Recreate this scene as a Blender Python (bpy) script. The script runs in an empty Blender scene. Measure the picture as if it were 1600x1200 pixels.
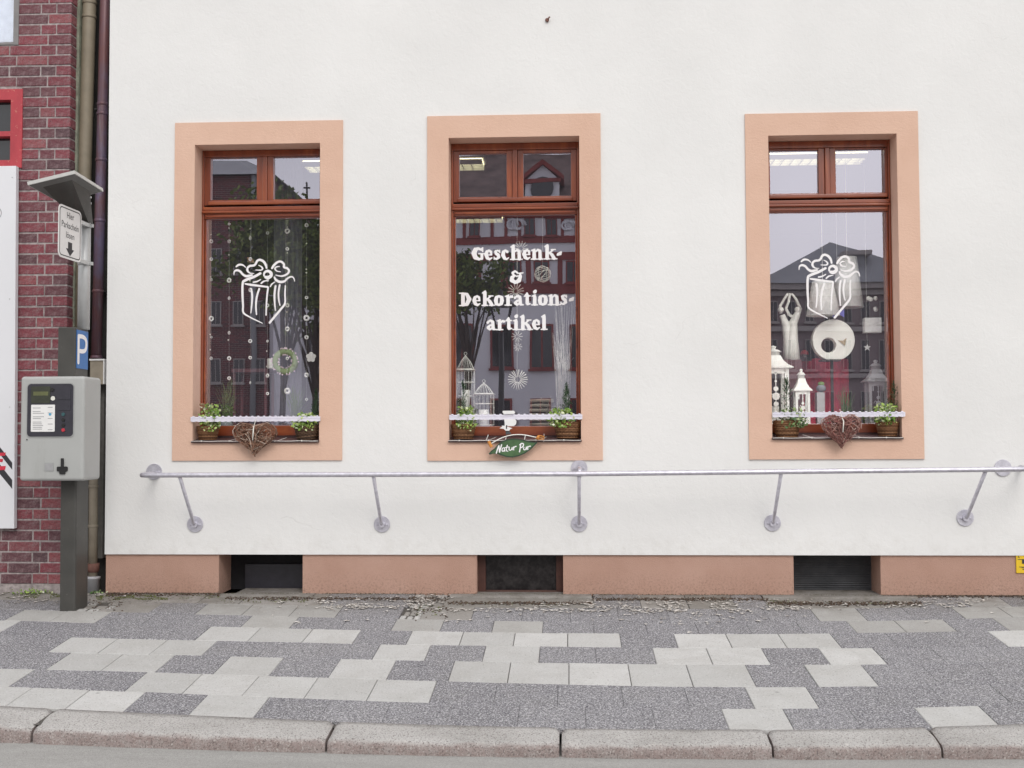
import bpy, bmesh, math, random
import numpy as np
from mathutils import Vector, Matrix, noise
random.seed(7); rng = random.Random(11)
SC = bpy.context.scene
COL = SC.collection
# ------------------------------------------------------------------ camera
F, YAW, PIT, ROL = 1790.0, math.radians(-2.85), math.radians(2.5), math.radians(-.22)
CAM = Vector((0, -8.7, 1.21))
def _basis():
    cy, sy, cp, sp, cr, sr = math.cos(YAW), math.sin(YAW), math.cos(PIT), math.sin(PIT), math.cos(ROL), math.sin(ROL)
    f = Vector((sy*cp, cy*cp, sp)); r = Vector((cy, -sy, 0)); u = r.cross(f)
    return cr*r+sr*u, cr*u-sr*r, f
RGT, UPV, FWD = _basis()
cd = bpy.data.cameras.new('camera'); cam = bpy.data.objects.new('camera', cd); COL.objects.link(cam)
cd.sensor_width = 36; cd.lens = F/1600*36; cd.clip_start = .05; cd.clip_end = 1500
cam.matrix_world = Matrix((( RGT.x, UPV.x, -FWD.x, CAM.x), (RGT.y, UPV.y, -FWD.y, CAM.y), (RGT.z, UPV.z, -FWD.z, CAM.z), (0, 0, 0, 1)))
SC.camera = cam
# ------------------------------------------------------------------ world, sun, exposure
SUN_EL, SUN_AZ = math.radians(40), math.radians(162)      # azimuth clockwise from +Y (north)
w = bpy.data.worlds.new('World'); SC.world = w; w.use_nodes = True
nt = w.node_tree; nt.nodes.clear()
sky = nt.nodes.new('ShaderNodeTexSky'); sky.sky_type = 'NISHITA'; sky.sun_disc = False
sky.sun_elevation = SUN_EL; sky.sun_rotation = SUN_AZ; sky.air_density = 1.3; sky.dust_density = 4.0; sky.ozone_density = 1.5
bw = nt.nodes.new('ShaderNodeRGBToBW')
flat = nt.nodes.new('ShaderNodeMix'); flat.data_type = 'RGBA'; flat.inputs[0].default_value = .66
ov = nt.nodes.new('ShaderNodeMix'); ov.data_type = 'RGBA'; ov.inputs[0].default_value = .62
ov.inputs[7].default_value = (12.5, 12.35, 12.5, 1)       # cloud layer, even over the whole sky
bg = nt.nodes.new('ShaderNodeBackground'); bg.inputs[1].default_value = .12
wo = nt.nodes.new('ShaderNodeOutputWorld')
nt.links.new(sky.outputs[0], bw.inputs[0]); nt.links.new(sky.outputs[0], flat.inputs[6]); nt.links.new(bw.outputs[0], flat.inputs[7])
tcw = nt.nodes.new('ShaderNodeTexCoord'); cn = nt.nodes.new('ShaderNodeTexNoise'); cn.inputs['Scale'].default_value = 2.2; cn.inputs['Detail'].default_value = 5
cm = nt.nodes.new('ShaderNodeMapRange'); cm.inputs[1].default_value = .3; cm.inputs[2].default_value = .7; cm.inputs[3].default_value = .8; cm.inputs[4].default_value = 1.12
vm = nt.nodes.new('ShaderNodeVectorMath'); vm.operation = 'SCALE'
nt.links.new(tcw.outputs['Generated'], cn.inputs['Vector']); nt.links.new(cn.outputs['Fac'], cm.inputs[0])
nt.links.new(flat.outputs[2], ov.inputs[6]); nt.links.new(ov.outputs[2], vm.inputs[0]); nt.links.new(cm.outputs[0], vm.inputs['Scale'])
nt.links.new(vm.outputs[0], bg.inputs[0]); nt.links.new(bg.outputs[0], wo.inputs[0])
sd = bpy.data.lights.new('sun', 'SUN'); sd.energy = .9; sd.angle = math.radians(26); sd.color = (1, .965, .92)
so = bpy.data.objects.new('sun', sd); COL.objects.link(so)
sv = Vector((math.sin(SUN_AZ)*math.cos(SUN_EL), math.cos(SUN_AZ)*math.cos(SUN_EL), math.sin(SUN_EL)))
so.rotation_euler = sv.to_track_quat('Z', 'Y').to_euler(); so.location = sv*30
SC.view_settings.view_transform = 'Standard'; SC.view_settings.look = 'None'
SC.view_settings.exposure = 0.05; SC.view_settings.gamma = 1; SC.view_settings.use_curve_mapping = False
SC.cycles.max_bounces = 8; SC.cycles.transparent_max_bounces = 16
SC.cycles.sample_clamp_indirect = 6

# ------------------------------------------------------------------ measuring from the photograph
def ray(px, py): px, py = float(px), float(py); return FWD + RGT*((px-800)/F) - UPV*((py-600)/F)
def at(px, py, y=0.0):                                     # the point at depth y seen at that pixel
    d = ray(px, py); return CAM + d*((y-CAM.y)/d.y)
PS = .0965                                                 # pavement falls towards the road
def atp(px, py, dz=0.0):                                   # the point on the sloping pavement
    d = ray(px, py); t = (PS*CAM.y + dz - CAM.z)/(d.z - PS*d.y); return CAM + d*t

# ------------------------------------------------------------------ materials
MATS = {}
class NM:                                                  # small node-tree writer
    def __init__(s, name):
        s.m = bpy.data.materials.new(name); s.m.use_nodes = True; s.t = s.m.node_tree
        s.b = s.t.nodes['Principled BSDF']; s.o = s.t.nodes['Material Output']
        s.tc = s.t.nodes.new('ShaderNodeTexCoord')
    def n(s, typ, **kw):
        nd = s.t.nodes.new('ShaderNode'+typ)
        for k, v in kw.items(): setattr(nd, k, v)
        return nd
    def l(s, a, b): s.t.links.new(a, b)
    def noise(s, scale, detail=3, rough=.55, co='Object', dist=0, stretch=None):
        nd = s.n('TexNoise'); nd.inputs['Scale'].default_value = scale; nd.inputs['Detail'].default_value = detail
        nd.inputs['Roughness'].default_value = rough; nd.inputs['Distortion'].default_value = dist
        s.l(s.vec(co, stretch), nd.inputs['Vector']); return nd.outputs['Fac']
    def vec(s, co='Object', stretch=None):
        if co == 'World': src = s.n('NewGeometry').outputs['Position']
        else: src = s.tc.outputs[co]
        if stretch:
            mp = s.n('Mapping'); mp.inputs['Scale'].default_value = stretch; s.l(src, mp.inputs['Vector']); return mp.outputs[0]
        return src
    def ramp(s, fac, stops, interp='LINEAR'):
        r = s.n('ValToRGB'); r.color_ramp.interpolation = interp
        while len(r.color_ramp.elements) < len(stops): r.color_ramp.elements.new(.5)
        for e, (p, c) in zip(r.color_ramp.elements, stops):
            e.position = p; e.color = (*c, 1) if not isinstance(c, (int, float)) else (c, c, c, 1)
        s.l(fac, r.inputs[0]); return r.outputs[0]
    def mix(s, fac, a, b, blend='MIX'):
        m = s.n('Mix', data_type='RGBA', blend_type=blend)
        for i, v in ((0, fac), (6, a), (7, b)):
            if isinstance(v, bpy.types.NodeSocket): s.l(v, m.inputs[i])
            elif i == 0: m.inputs[0].default_value = v
            else: m.inputs[i].default_value = (*v, 1)
        return m.outputs[2]
    def island(s): return s.n('NewGeometry').outputs['Random Per Island']
    def objrand(s): return s.n('ObjectInfo').outputs['Random']
    def math(s, op, a, b=None):
        m = s.n('Math', operation=op)
        for i, v in ((0, a), (1, b)):
            if v is None: continue
            if isinstance(v, bpy.types.NodeSocket): s.l(v, m.inputs[i])
            else: m.inputs[i].default_value = v
        return m.outputs[0]
    def bump(s, h, dist=.002, strength=1.0):
        b = s.n('Bump'); b.inputs['Distance'].default_value = dist; b.inputs['Strength'].default_value = strength
        s.l(h, b.inputs['Height']); s.l(b.outputs[0], s.b.inputs['Normal']); return s
    def col(s, c):
        if isinstance(c, bpy.types.NodeSocket): s.l(c, s.b.inputs['Base Color'])
        else: s.b.inputs['Base Color'].default_value = (*c, 1)
        return s
    def set(s, rough=.6, metal=0, spec=.5):
        if isinstance(rough, bpy.types.NodeSocket): s.l(rough, s.b.inputs['Roughness'])
        else: s.b.inputs['Roughness'].default_value = rough
        s.b.inputs['Metallic'].default_value = metal; s.b.inputs['Specular IOR Level'].default_value = spec; return s
def reg(k, nm): MATS[k] = nm.m; return nm.m
def simple(k, c, rough=.6, metal=0, var=.12, nscale=18, bump=0, spec=.5):
    m = NM(k.replace('_', ' ')); n = m.noise(nscale, 4)
    a = tuple(max(0, x*(1-var)) for x in c); b = tuple(min(1, x*(1+var)) for x in c)
    m.col(m.ramp(n, [(.3, a), (.7, b)])).set(rough, metal, spec)
    if bump: m.bump(m.noise(nscale*6, 3), bump)
    return reg(k, m)
# white plaster: slow tonal drift, trowel relief, faint soiling near the base, a few specks
m = NM('white plaster'); big = m.noise(.9, 4, co='World'); fine = m.noise(60, 4, co='World')
c = m.ramp(big, [(.3, (.735, .735, .725)), (.7, (.80, .80, .79))])
c = m.mix(m.ramp(m.noise(7, 6, .7, 'World', stretch=(1, 1, .25)), [(.60, 0), (.80, .22)]), c, (.60, .60, .57))
sepz = m.n('SeparateXYZ'); m.l(m.vec('World'), sepz.inputs[0])
low = m.ramp(sepz.outputs[2], [(.26, 1.0), (.55, 0.0)])
c = m.mix(m.math('MULTIPLY', low, m.ramp(m.noise(9, 5, .7, 'World'), [(.45, 0), (.75, .4)])), c, (.52, .50, .46))
sp = m.n('TexVoronoi'); sp.inputs['Scale'].default_value = 5.5; m.l(m.vec('World'), sp.inputs['Vector'])
spk = m.ramp(sp.outputs['Distance'], [(.018, 1.0), (.035, 0.0)])
c = m.mix(m.math('MULTIPLY', spk, m.ramp(m.noise(3.1, 2, co='World'), [(.58, 0), (.62, .5)])), c, (.25, .22, .2))
vd = m.n('TexVoronoi', feature='DISTANCE_TO_EDGE'); vd.inputs['Scale'].default_value = .9; dv = m.n('VectorMath', operation='ADD'); nv_ = m.n('TexNoise'); nv_.inputs['Scale'].default_value = 3.5; nv_.inputs['Detail'].default_value = 6; m.l(m.vec('World'), nv_.inputs['Vector']); sc_v = m.n('VectorMath', operation='SCALE'); m.l(nv_.outputs['Color'], sc_v.inputs[0]); sc_v.inputs['Scale'].default_value = .55; m.l(m.vec('World'), dv.inputs[0]); m.l(sc_v.outputs[0], dv.inputs[1]); m.l(dv.outputs[0], vd.inputs['Vector'])
crk = m.math('MULTIPLY', m.ramp(vd.outputs['Distance'], [(.0, 1.0), (.0045, 0.0)]), m.ramp(m.noise(1.3, 3, co='World'), [(.60, 0), (.66, .22)]))
c = m.mix(crk, c, (.38, .36, .34))
c = m.mix(m.ramp(m.noise(16, 6, .8, 'World', 1.2), [(.66, 0), (.72, .16)]), c, (.45, .44, .42))
m.col(c).set(.9, spec=.2)
h = m.math('ADD', m.math('MULTIPLY', m.noise(4.5, 3, co='World', dist=.6), 1.3), m.math('MULTIPLY', m.ramp(m.noise(26, 6, .7, 'World', dist=.5), [(.42, 0), (.62, 1)]), .22))
h = m.math('ADD', h, m.math('MULTIPLY', fine, .12)); m.bump(h, .0032, .8); reg('plaster', m)
# peach render of the window surrounds
m = NM('peach render'); c = m.ramp(m.noise(2.2, 5, .6, 'World'), [(.3, (.66, .44, .335)), (.7, (.72, .495, .385))])
c = m.mix(m.ramp(m.noise(11, 6, .75, 'World', stretch=(1, 1, .3)), [(.58, 0), (.8, .3)]), c, (.55, .36, .27))
m.col(c).set(.9, spec=.2); m.bump(m.math('ADD', m.ramp(m.noise(45, 5, .7, 'World', dist=.4, stretch=(1, 1, 1.6)), [(.4, 0), (.65, 1)]), m.math('MULTIPLY', m.noise(240, 2, co='World'), .5)), .0013, .7); reg('peach', m)
# rough plinth render, weathered at the foot
m = NM('plinth render'); c = m.ramp(m.noise(1.8, 5, .6, 'World'), [(.3, (.43, .265, .205)), (.7, (.50, .325, .26))])
sepz = m.n('SeparateXYZ'); m.l(m.vec('World'), sepz.inputs[0])
low = m.ramp(sepz.outputs[2], [(.0, 1.0), (.2, 0.0)])
c = m.mix(m.math('MULTIPLY', low, m.ramp(m.noise(60, 5, .8, 'World'), [(.50, 0), (.62, .65)])), c, (.18, .12, .095))
c = m.mix(m.ramp(m.noise(210, 2, .8, 'World'), [(.64, 0), (.74, .4)]), c, (.22, .14, .11))
m.col(c).set(.95, spec=.15); m.bump(m.noise(150, 4, .7, 'World'), .004, 1.0); reg('plinth', m)
# varnished window wood
m = NM('varnished wood'); g = m.noise(9, 5, .6, 'World', 1.5, (1, 1, .12)); c = m.ramp(g, [(.25, (.13, .026, .012)), (.55, (.26, .060, .023)), (.8, (.40, .12, .04))])
m.col(c).set(.28, spec=.55); m.b.inputs['Coat Weight'].default_value = .35; m.b.inputs['Coat Roughness'].default_value = .12; m.bump(g, .0008, .5); reg('wood', m)
m = NM('varnished wood crosswise'); g = m.noise(9, 5, .6, 'World', 1.5, (.12, 1, 1)); c = m.ramp(g, [(.25, (.13, .026, .012)), (.55, (.26, .060, .023)), (.8, (.40, .12, .04))])
m.col(c).set(.28, spec=.55); m.b.inputs['Coat Weight'].default_value = .35; m.b.inputs['Coat Roughness'].default_value = .12; m.bump(g, .0008, .5); reg('wood_x', m)
# glass: sees through and mirrors the street, very slightly wavy
def glass(k, refl, tint=(.86, .88, .87)):
    m = NM(k.replace('_', ' ')); t = m.n('BsdfTransparent'); t.inputs[0].default_value = (*tint, 1)
    g = m.n('BsdfGlossy'); g.inputs['Roughness'].default_value = .0; g.inputs['Color'].default_value = (.90, .89, 1.02, 1)
    b = m.n('Bump'); b.inputs['Distance'].default_value = .0012; b.inputs['Strength'].default_value = .35; m.l(m.noise(1.7, 1, co='World'), b.inputs['Height']); m.l(b.outputs[0], g.inputs['Normal'])
    fr = m.n('Fresnel'); fr.inputs[0].default_value = 1.5
    blk = m.n('BsdfTransparent'); blk.inputs[0].default_value = (0, 0, 0, 1); mg = m.n('MixShader'); m.l(m.math('MINIMUM', m.math('MULTIPLY', fr.outputs[0], refl/.04), .95), mg.inputs[0]); m.l(blk.outputs[0], mg.inputs[1]); m.l(g.outputs[0], mg.inputs[2])
    ms = m.n('AddShader'); m.l(t.outputs[0], ms.inputs[0]); m.l(mg.outputs[0], ms.inputs[1]); df = m.n('BsdfDiffuse'); df.inputs[0].default_value = (.020, .019, .022, 1); m2 = m.n('AddShader'); m.l(ms.outputs[0], m2.inputs[0]); m.l(df.outputs[0], m2.inputs[1]); ms = m2
    m.l(ms.outputs[0], m.o.inputs['Surface']); return reg(k, m)
glass('glass', .38, (.93, .94, .93)); glass('plain_glass', .08, (.9, .9, .9))
m = NM('dark glass'); m.col((.02, .022, .026)).set(.08, spec=.8); reg('dark_glass', m)
# bricks
m = NM('clinker brick'); r = m.objrand(); c = m.ramp(r, [(0, (.09, .05, .058)), (.25, (.19, .044, .058)), (.5, (.24, .052, .068)), (.72, (.12, .052, .062)), (.9, (.27, .075, .085))])
c = m.mix(m.ramp(m.noise(22, 6, .75), [(.45, 0), (.75, .75)]), c, (.32, .23, .235)); c = m.mix(m.ramp(m.noise(70, 4, .7), [(.35, .6), (.5, 0)]), c, (.03, .02, .022))
m.col(c).set(.6, spec=.35); m.bump(m.noise(60, 5, .75), .004, 1); reg('brick', m)
m = NM('far brickwork'); bt = m.n('TexBrick'); bt.inputs['Scale'].default_value = 1; bt.inputs['Brick Width'].default_value = .25; bt.inputs['Row Height'].default_value = .0833; bt.inputs['Mortar Size'].default_value = .006
bt.inputs['Color1'].default_value = (.17, .03, .035, 1); bt.inputs['Color2'].default_value = (.08, .03, .033, 1); bt.inputs['Mortar'].default_value = (.28, .24, .23, 1)
mp = m.n('Mapping'); mp.inputs['Rotation'].default_value = (math.radians(90), 0, 0); m.l(m.vec('World'), mp.inputs['Vector']); m.l(mp.outputs[0], bt.inputs['Vector']); m.col(bt.outputs['Color']).set(.8); reg('far_brick', m)
simple('mortar', (.34, .30, .295), .95, var=.35, nscale=30, bump=.003)
# paving
def paving(k, lo, hi, dark, speck, sc, wear):
    m = NM(k.replace('_', ' ')); r = m.objrand(); base = m.ramp(r, [(0, lo), (1, hi)])
    base = m.mix(m.ramp(m.noise(5, 5, .65, 'World'), [(.35, 0), (.75, .35)]), base, wear)
    base = m.mix(m.ramp(m.noise(1.6, 6, .75, 'World', .8), [(.5, 0), (.62, .28)]), base, wear); st_ = m.n('TexVoronoi'); st_.inputs['Scale'].default_value = 7; m.l(m.vec('World'), st_.inputs['Vector'])
    base = m.mix(m.math('MULTIPLY', m.ramp(st_.outputs['Distance'], [(.08, .5), (.13, 0)]), m.ramp(m.noise(4, 2, co='World'), [(.58, 0), (.62, 1)])), base, (.17, .165, .16))
    base = m.mix(m.ramp(m.noise(sc, 2, .6, 'World'), dark[0]), base, dark[1])
    base = m.mix(m.ramp(m.noise(sc*.8, 2, .6, 'World', .3), speck[0]), base, speck[1])
    sy_ = m.n('SeparateXYZ'); m.l(m.vec('World'), sy_.inputs[0]); dirt = m.math('MULTIPLY', m.ramp(m.math('ADD', m.math('MULTIPLY', sy_.outputs[1], 1.0), 1.0), [(.30, 0), (.95, 1)]), m.ramp(m.noise(6, 6, .75, 'World', .6), [(.38, .12), (.66, .85)]))
    base = m.mix(dirt, base, (.15, .135, .115))
    m.col(base).set(.9, spec=.25); m.bump(m.noise(sc, 3, .7, 'World'), .003, .8); return reg(k, m)
paving('light_slab', (.45, .45, .44), (.56, .56, .55), ([(.30, .8), (.40, 0)], (.22, .21, .20)), ([(.60, 0), (.70, .5)], (.68, .68, .66)), 110, (.36, .35, .33))
paving('dark_slab', (.195, .193, .206), (.25, .248, .26), ([(.39, .9), (.49, 0)], (.055, .05, .068)), ([(.52, 0), (.60, .8)], (.54, .535, .55)), 140, (.23, .225, .22))
paving('dull_slab', (.36, .355, .345), (.43, .425, .41), ([(.30, .8), (.40, 0)], (.18, .17, .16)), ([(.60, 0), (.70, .5)], (.55, .55, .53)), 110, (.28, .27, .25))
paving('worn_slab', (.27, .26, .245), (.36, .345, .33), ([(.33, .6), (.45, 0)], (.13, .12, .11)), ([(.62, 0), (.72, .5)], (.45, .43, .41)), 120, (.22, .20, .17))
m = NM('granite'); c = m.ramp(m.noise(2.5, 4, .6, 'World'), [(.3, (.38, .37, .355)), (.7, (.52, .51, .495))])
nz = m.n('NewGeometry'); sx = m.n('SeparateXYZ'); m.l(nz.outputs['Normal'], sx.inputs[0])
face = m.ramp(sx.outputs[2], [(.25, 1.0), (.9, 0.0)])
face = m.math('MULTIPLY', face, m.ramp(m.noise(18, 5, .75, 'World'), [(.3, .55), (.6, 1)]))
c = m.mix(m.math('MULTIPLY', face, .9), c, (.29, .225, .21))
c = m.mix(m.ramp(m.noise(120, 3, .7, 'World'), [(.36, .8), (.48, 0)]), c, (.11, .09, .085)); c = m.mix(m.ramp(m.noise(95, 3, .7, 'World', .4), [(.56, 0), (.66, .6)]), c, (.6, .57, .54))
m.col(c).set(.85, spec=.3); m.bump(m.math('ADD', m.noise(70, 5, .75, 'World'), m.noise(14, 3, .6, 'World')), .007, .9); reg('granite', m)
m = NM('asphalt'); c = m.ramp(m.noise(220, 3, .7, 'World'), [(.35, (.25, .247, .235)), (.65, (.46, .455, .44))]); c = m.mix(m.ramp(m.noise(3, 5, .7, 'World', stretch=(.4, 2, 1)), [(.4, 0), (.7, .4)]), c, (.22, .215, .2))
m.col(c).set(.92, spec=.3); m.bump(m.noise(240, 3, co='World'), .003, .8); reg('asphalt', m)
m = NM('joint sand'); c = m.ramp(m.noise(90, 4, .7, 'World'), [(.35, (.06, .055, .05)), (.7, (.19, .18, .165))]); m.col(c).set(1, spec=.1); m.bump(m.noise(160, 3, co='World'), .004); reg('sand', m)
m = NM('mossy soil'); c = m.ramp(m.noise(30, 5, .7, 'World'), [(.35, (.07, .06, .045)), (.55, (.13, .12, .085)), (.68, (.13, .16, .04))]); m.col(c).set(1, spec=.1); m.bump(m.noise(70, 4, co='World'), .01); reg('soil', m)
# metal
m = NM('galvanised steel'); c = m.ramp(m.noise(30, 4, .6), [(.3, (.52, .51, .57)), (.7, (.70, .69, .76))]); m.col(c).set(m.ramp(m.noise(22, 3), [(.3, .32), (.7, .5)]), .6, .5); m.bump(m.noise(60, 3), .0006); reg('galv', m)
m = NM('meter grey'); c = m.ramp(m.noise(3, 4), [(.3, (.375, .385, .375)), (.7, (.42, .43, .42))]); c = m.mix(m.ramp(m.noise(7, 6, .8, stretch=(1, 1, .15)), [(.58, 0), (.8, .35)]), c, (.24, .235, .22)); c = m.mix(m.ramp(m.noise(60, 3, .8, stretch=(1, 1, .4)), [(.70, 0), (.74, .6)]), c, (.2, .2, .19)); m.col(c).set(.42); m.bump(m.noise(160, 3), .0005); reg('meter_grey', m)
simple('meter_edge', (.33, .34, .335), .45, var=.04)
m = NM('anthracite paint'); c = m.ramp(m.noise(5, 4, .6, 'World'), [(.3, (.052, .051, .047)), (.7, (.072, .07, .064))])
c = m.mix(m.ramp(m.noise(38, 4, .7, 'World'), [(.66, 0), (.74, .7)]), c, (.22, .21, .2)); m.col(c).set(.45, spec=.4); m.bump(m.noise(180, 3, co='World'), .0007); reg('anthracite', m)
simple('panel_black', (.035, .034, .045), .35, var=.15); simple('lcd', (.035, .04, .025), .15, var=.2); simple('lcd_line', (.12, .13, .055), .3); m = NM('dusty dark glass'); m.col(m.ramp(m.noise(14, 5, .7, 'World'), [(.4, (.012, .01, .011)), (.75, (.05, .045, .045))])).set(.25, spec=.3); reg('cellar_glass', m); simple('black', (.012, .012, .013), .5); simple('button_red', (.45, .03, .05), .4); simple('button_teal', (.03, .09, .10), .4)
simple('white_paint', (.78, .78, .77), .45, var=.03); simple('white_vinyl', (.86, .85, .86), .6, var=.015); simple('white_sheet', (.74, .75, .78), .35, var=.02, nscale=2)
simple('sticker', (.72, .72, .66), .5, var=.04); simple('ink', (.03, .03, .035), .6); simple('ink_grey', (.35, .35, .36), .6); simple('blue_sign', (.02, .14, .42), .35, var=.05); simple('dot_blue', (.08, .35, .55), .4)
simple('solar_rim', (.52, .52, .50), .4, var=.05); simple('solar_back', (.15, .15, .145), .6, var=.06); simple('alu', (.55, .56, .56), .38, .6, var=.06)
simple('pole_grey', (.50, .51, .51), .4, .3, var=.05)
simple('khaki_pipe', (.235, .20, .145), .6, var=.12, nscale=9, bump=.001); simple('beige_pipe', (.30, .26, .20), .7, var=.2, nscale=9, bump=.001)
m = NM('weathered purple pipe'); c = m.ramp(m.noise(3.5, 5, .7, 'World', stretch=(1, 1, .5)), [(.32, (.15, .055, .05)), (.5, (.115, .06, .075)), (.68, (.12, .10, .17))]); c = m.mix(m.ramp(m.noise(14, 5, .7, 'World', stretch=(3, 3, .2)), [(.55, 0), (.75, .5)]), c, (.25, .22, .22)); m.col(c).set(.45, .2); reg('purple_pipe', m)
simple('green_strip', (.22, .235, .18), .85, var=.3, nscale=14, bump=.004); simple('gap_dark', (.05, .048, .045), .95, var=.3, nscale=6, bump=.004); simple('grey_strip', (.17, .165, .155), .8, var=.15); simple('terracotta', (.19, .09, .07), .8, var=.3, nscale=20)
m = NM('red painted timber'); c = m.ramp(m.noise(8, 5, .7, 'World', stretch=(1, 1, .3)), [(.35, (.38, .04, .055)), (.7, (.48, .055, .07))]); c = m.mix(m.ramp(m.noise(32, 5, .8, 'World'), [(.62, 0), (.68, .9)]), c, (.62, .34, .24)); m.col(c).set(.55); m.bump(m.noise(60, 3, co='World'), .001); reg('red_paint', m)
simple('grey_paint', (.22, .21, .21), .55, var=.1); simple('red_ink', (.6, .03, .06), .5); simple('sill_metal', (.085, .05, .05), .35, .3, var=.15, nscale=6); simple('lace_white', (.75, .73, .82), .6, var=.05)
simple('lace_shadow', (.50, .48, .62), .7, var=.05); simple('cord', (.70, .68, .64), .7); simple('yellow', (.78, .52, .02), .45, var=.04)
def island(k, stops, rough=.7, nsc=40):
    m = NM(k.replace('_', ' ')); c = m.ramp(m.island(), stops); c = m.mix(m.ramp(m.noise(nsc, 3), [(.35, 0), (.8, .35)]), c, tuple(x*.55 for x in stops[0][1])); m.col(c).set(rough, spec=.3); return reg(k, m)
island('wicker', [(0, (.09, .04, .02)), (.5, (.20, .095, .045)), (1, (.34, .18, .09))]); island('dark_wicker', [(0, (.05, .03, .02)), (.6, (.11, .065, .04)), (1, (.20, .12, .075))])
island('twigs', [(0, (.07, .035, .025)), (.3, (.24, .12, .08)), (.6, (.38, .21, .14)), (.85, (.50, .36, .27)), (1, (.7, .62, .54))]); island('red_twigs', [(0, (.10, .04, .035)), (.4, (.32, .14, .12)), (.75, (.46, .25, .21)), (1, (.62, .48, .42))])
island('ivy', [(0, (.10, .20, .04)), (.35, (.22, .36, .06)), (.65, (.42, .55, .14)), (.85, (.62, .68, .38)), (1, (.72, .74, .6))], .5); island('ivy_white', [(0, (.05, .12, .04)), (.35, (.12, .22, .07)), (.6, (.35, .45, .20)), (1, (.68, .72, .50))], .5)
island('conifer', [(0, (.02, .05, .025)), (.6, (.05, .105, .05)), (1, (.11, .18, .10))]); island('moss', [(0, (.07, .085, .02)), (.6, (.13, .155, .03)), (1, (.22, .24, .07))]); island('dry_stem', [(0, (.20, .13, .08)), (1, (.38, .28, .17))]); island('chive', [(0, (.05, .10, .03)), (1, (.16, .24, .08))])
island('soil_brown', [(0, (.05, .035, .028)), (.6, (.11, .075, .055)), (1, (.19, .15, .12))], .95); simple('pale_blind', (.45, .50, .50), .7); island('petals', [(0, (.5, .46, .42)), (1, (.85, .82, .78))]); island('foliage', [(0, (.02, .045, .01)), (.5, (.11, .17, .03)), (1, (.26, .34, .07))]); island('grey_stones', [(0, (.20, .185, .17)), (1, (.36, .34, .32))])
island('driftwood', [(0, (.16, .145, .12)), (1, (.36, .33, .28))]); island('petrified', [(0, (.3, .08, .12)), (1, (.5, .3, .4))])
simple('bark', (.07, .055, .045), .95, nscale=12, bump=.01); simple('leaf_board', (.06, .13, .05), .55, var=.35, nscale=14); simple('leaf_edge', (.03, .06, .035), .6); simple('orange_wood', (.62, .25, .05), .6, var=.2)
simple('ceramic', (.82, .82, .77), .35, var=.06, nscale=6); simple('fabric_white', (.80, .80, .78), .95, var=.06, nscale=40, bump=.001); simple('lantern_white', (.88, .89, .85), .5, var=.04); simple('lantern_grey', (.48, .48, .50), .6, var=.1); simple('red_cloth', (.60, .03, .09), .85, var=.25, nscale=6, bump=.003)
simple('toadstool', (.62, .02, .03), .3); simple('apple', (.18, .30, .10), .35, var=.3, nscale=10); simple('stone_ball', (.20, .22, .25), .8, var=.4, nscale=14, bump=.003); simple('wreath_green', (.20, .27, .12), .8, var=.3, nscale=20, bump=.004); simple('pink', (.75, .62, .70), .7, var=.3)
simple('wire_white', (.85, .85, .80), .5); simple('straw', (.80, .79, .72), .8); simple('ribbon_blue', (.08, .08, .42), .5); simple('tan', (.42, .33, .22), .8); simple('orange_bird', (.40, .20, .12), .7); simple('onion_red', (.45, .08, .10), .4)
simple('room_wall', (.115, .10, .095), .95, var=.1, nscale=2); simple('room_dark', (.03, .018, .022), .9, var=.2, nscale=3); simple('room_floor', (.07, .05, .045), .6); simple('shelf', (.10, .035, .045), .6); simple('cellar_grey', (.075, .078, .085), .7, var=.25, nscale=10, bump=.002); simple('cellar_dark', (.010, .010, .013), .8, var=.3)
simple('brown_frame', (.075, .028, .02), .55, var=.2); simple('curtain', (.24, .24, .30), .9, var=.1)
simple('far_white', (.80, .79, .82), .9, var=.05, nscale=1); simple('far_beam', (.25, .05, .045), .8, var=.2, nscale=3); simple('far_roof', (.14, .10, .09), .9, var=.4, nscale=2, bump=.02); simple('far_grey', (.27, .22, .22), .9, var=.12, nscale=1); simple('far_slate', (.30, .31, .32), .85, var=.1, nscale=1); simple('far_green', (.26, .42, .20), .8, var=.15); simple('far_trim', (.40, .37, .35), .9)
simple('square_paving', (.27, .26, .25), .95, var=.2, nscale=.8, bump=.003)
m = NM('fluorescent lamp'); e = m.n('Emission'); e.inputs[0].default_value = (1, .90, .52, 1); e.inputs[1].default_value = 2.6; m.l(e.outputs[0], m.o.inputs['Surface']); reg('lamp', m)

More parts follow.
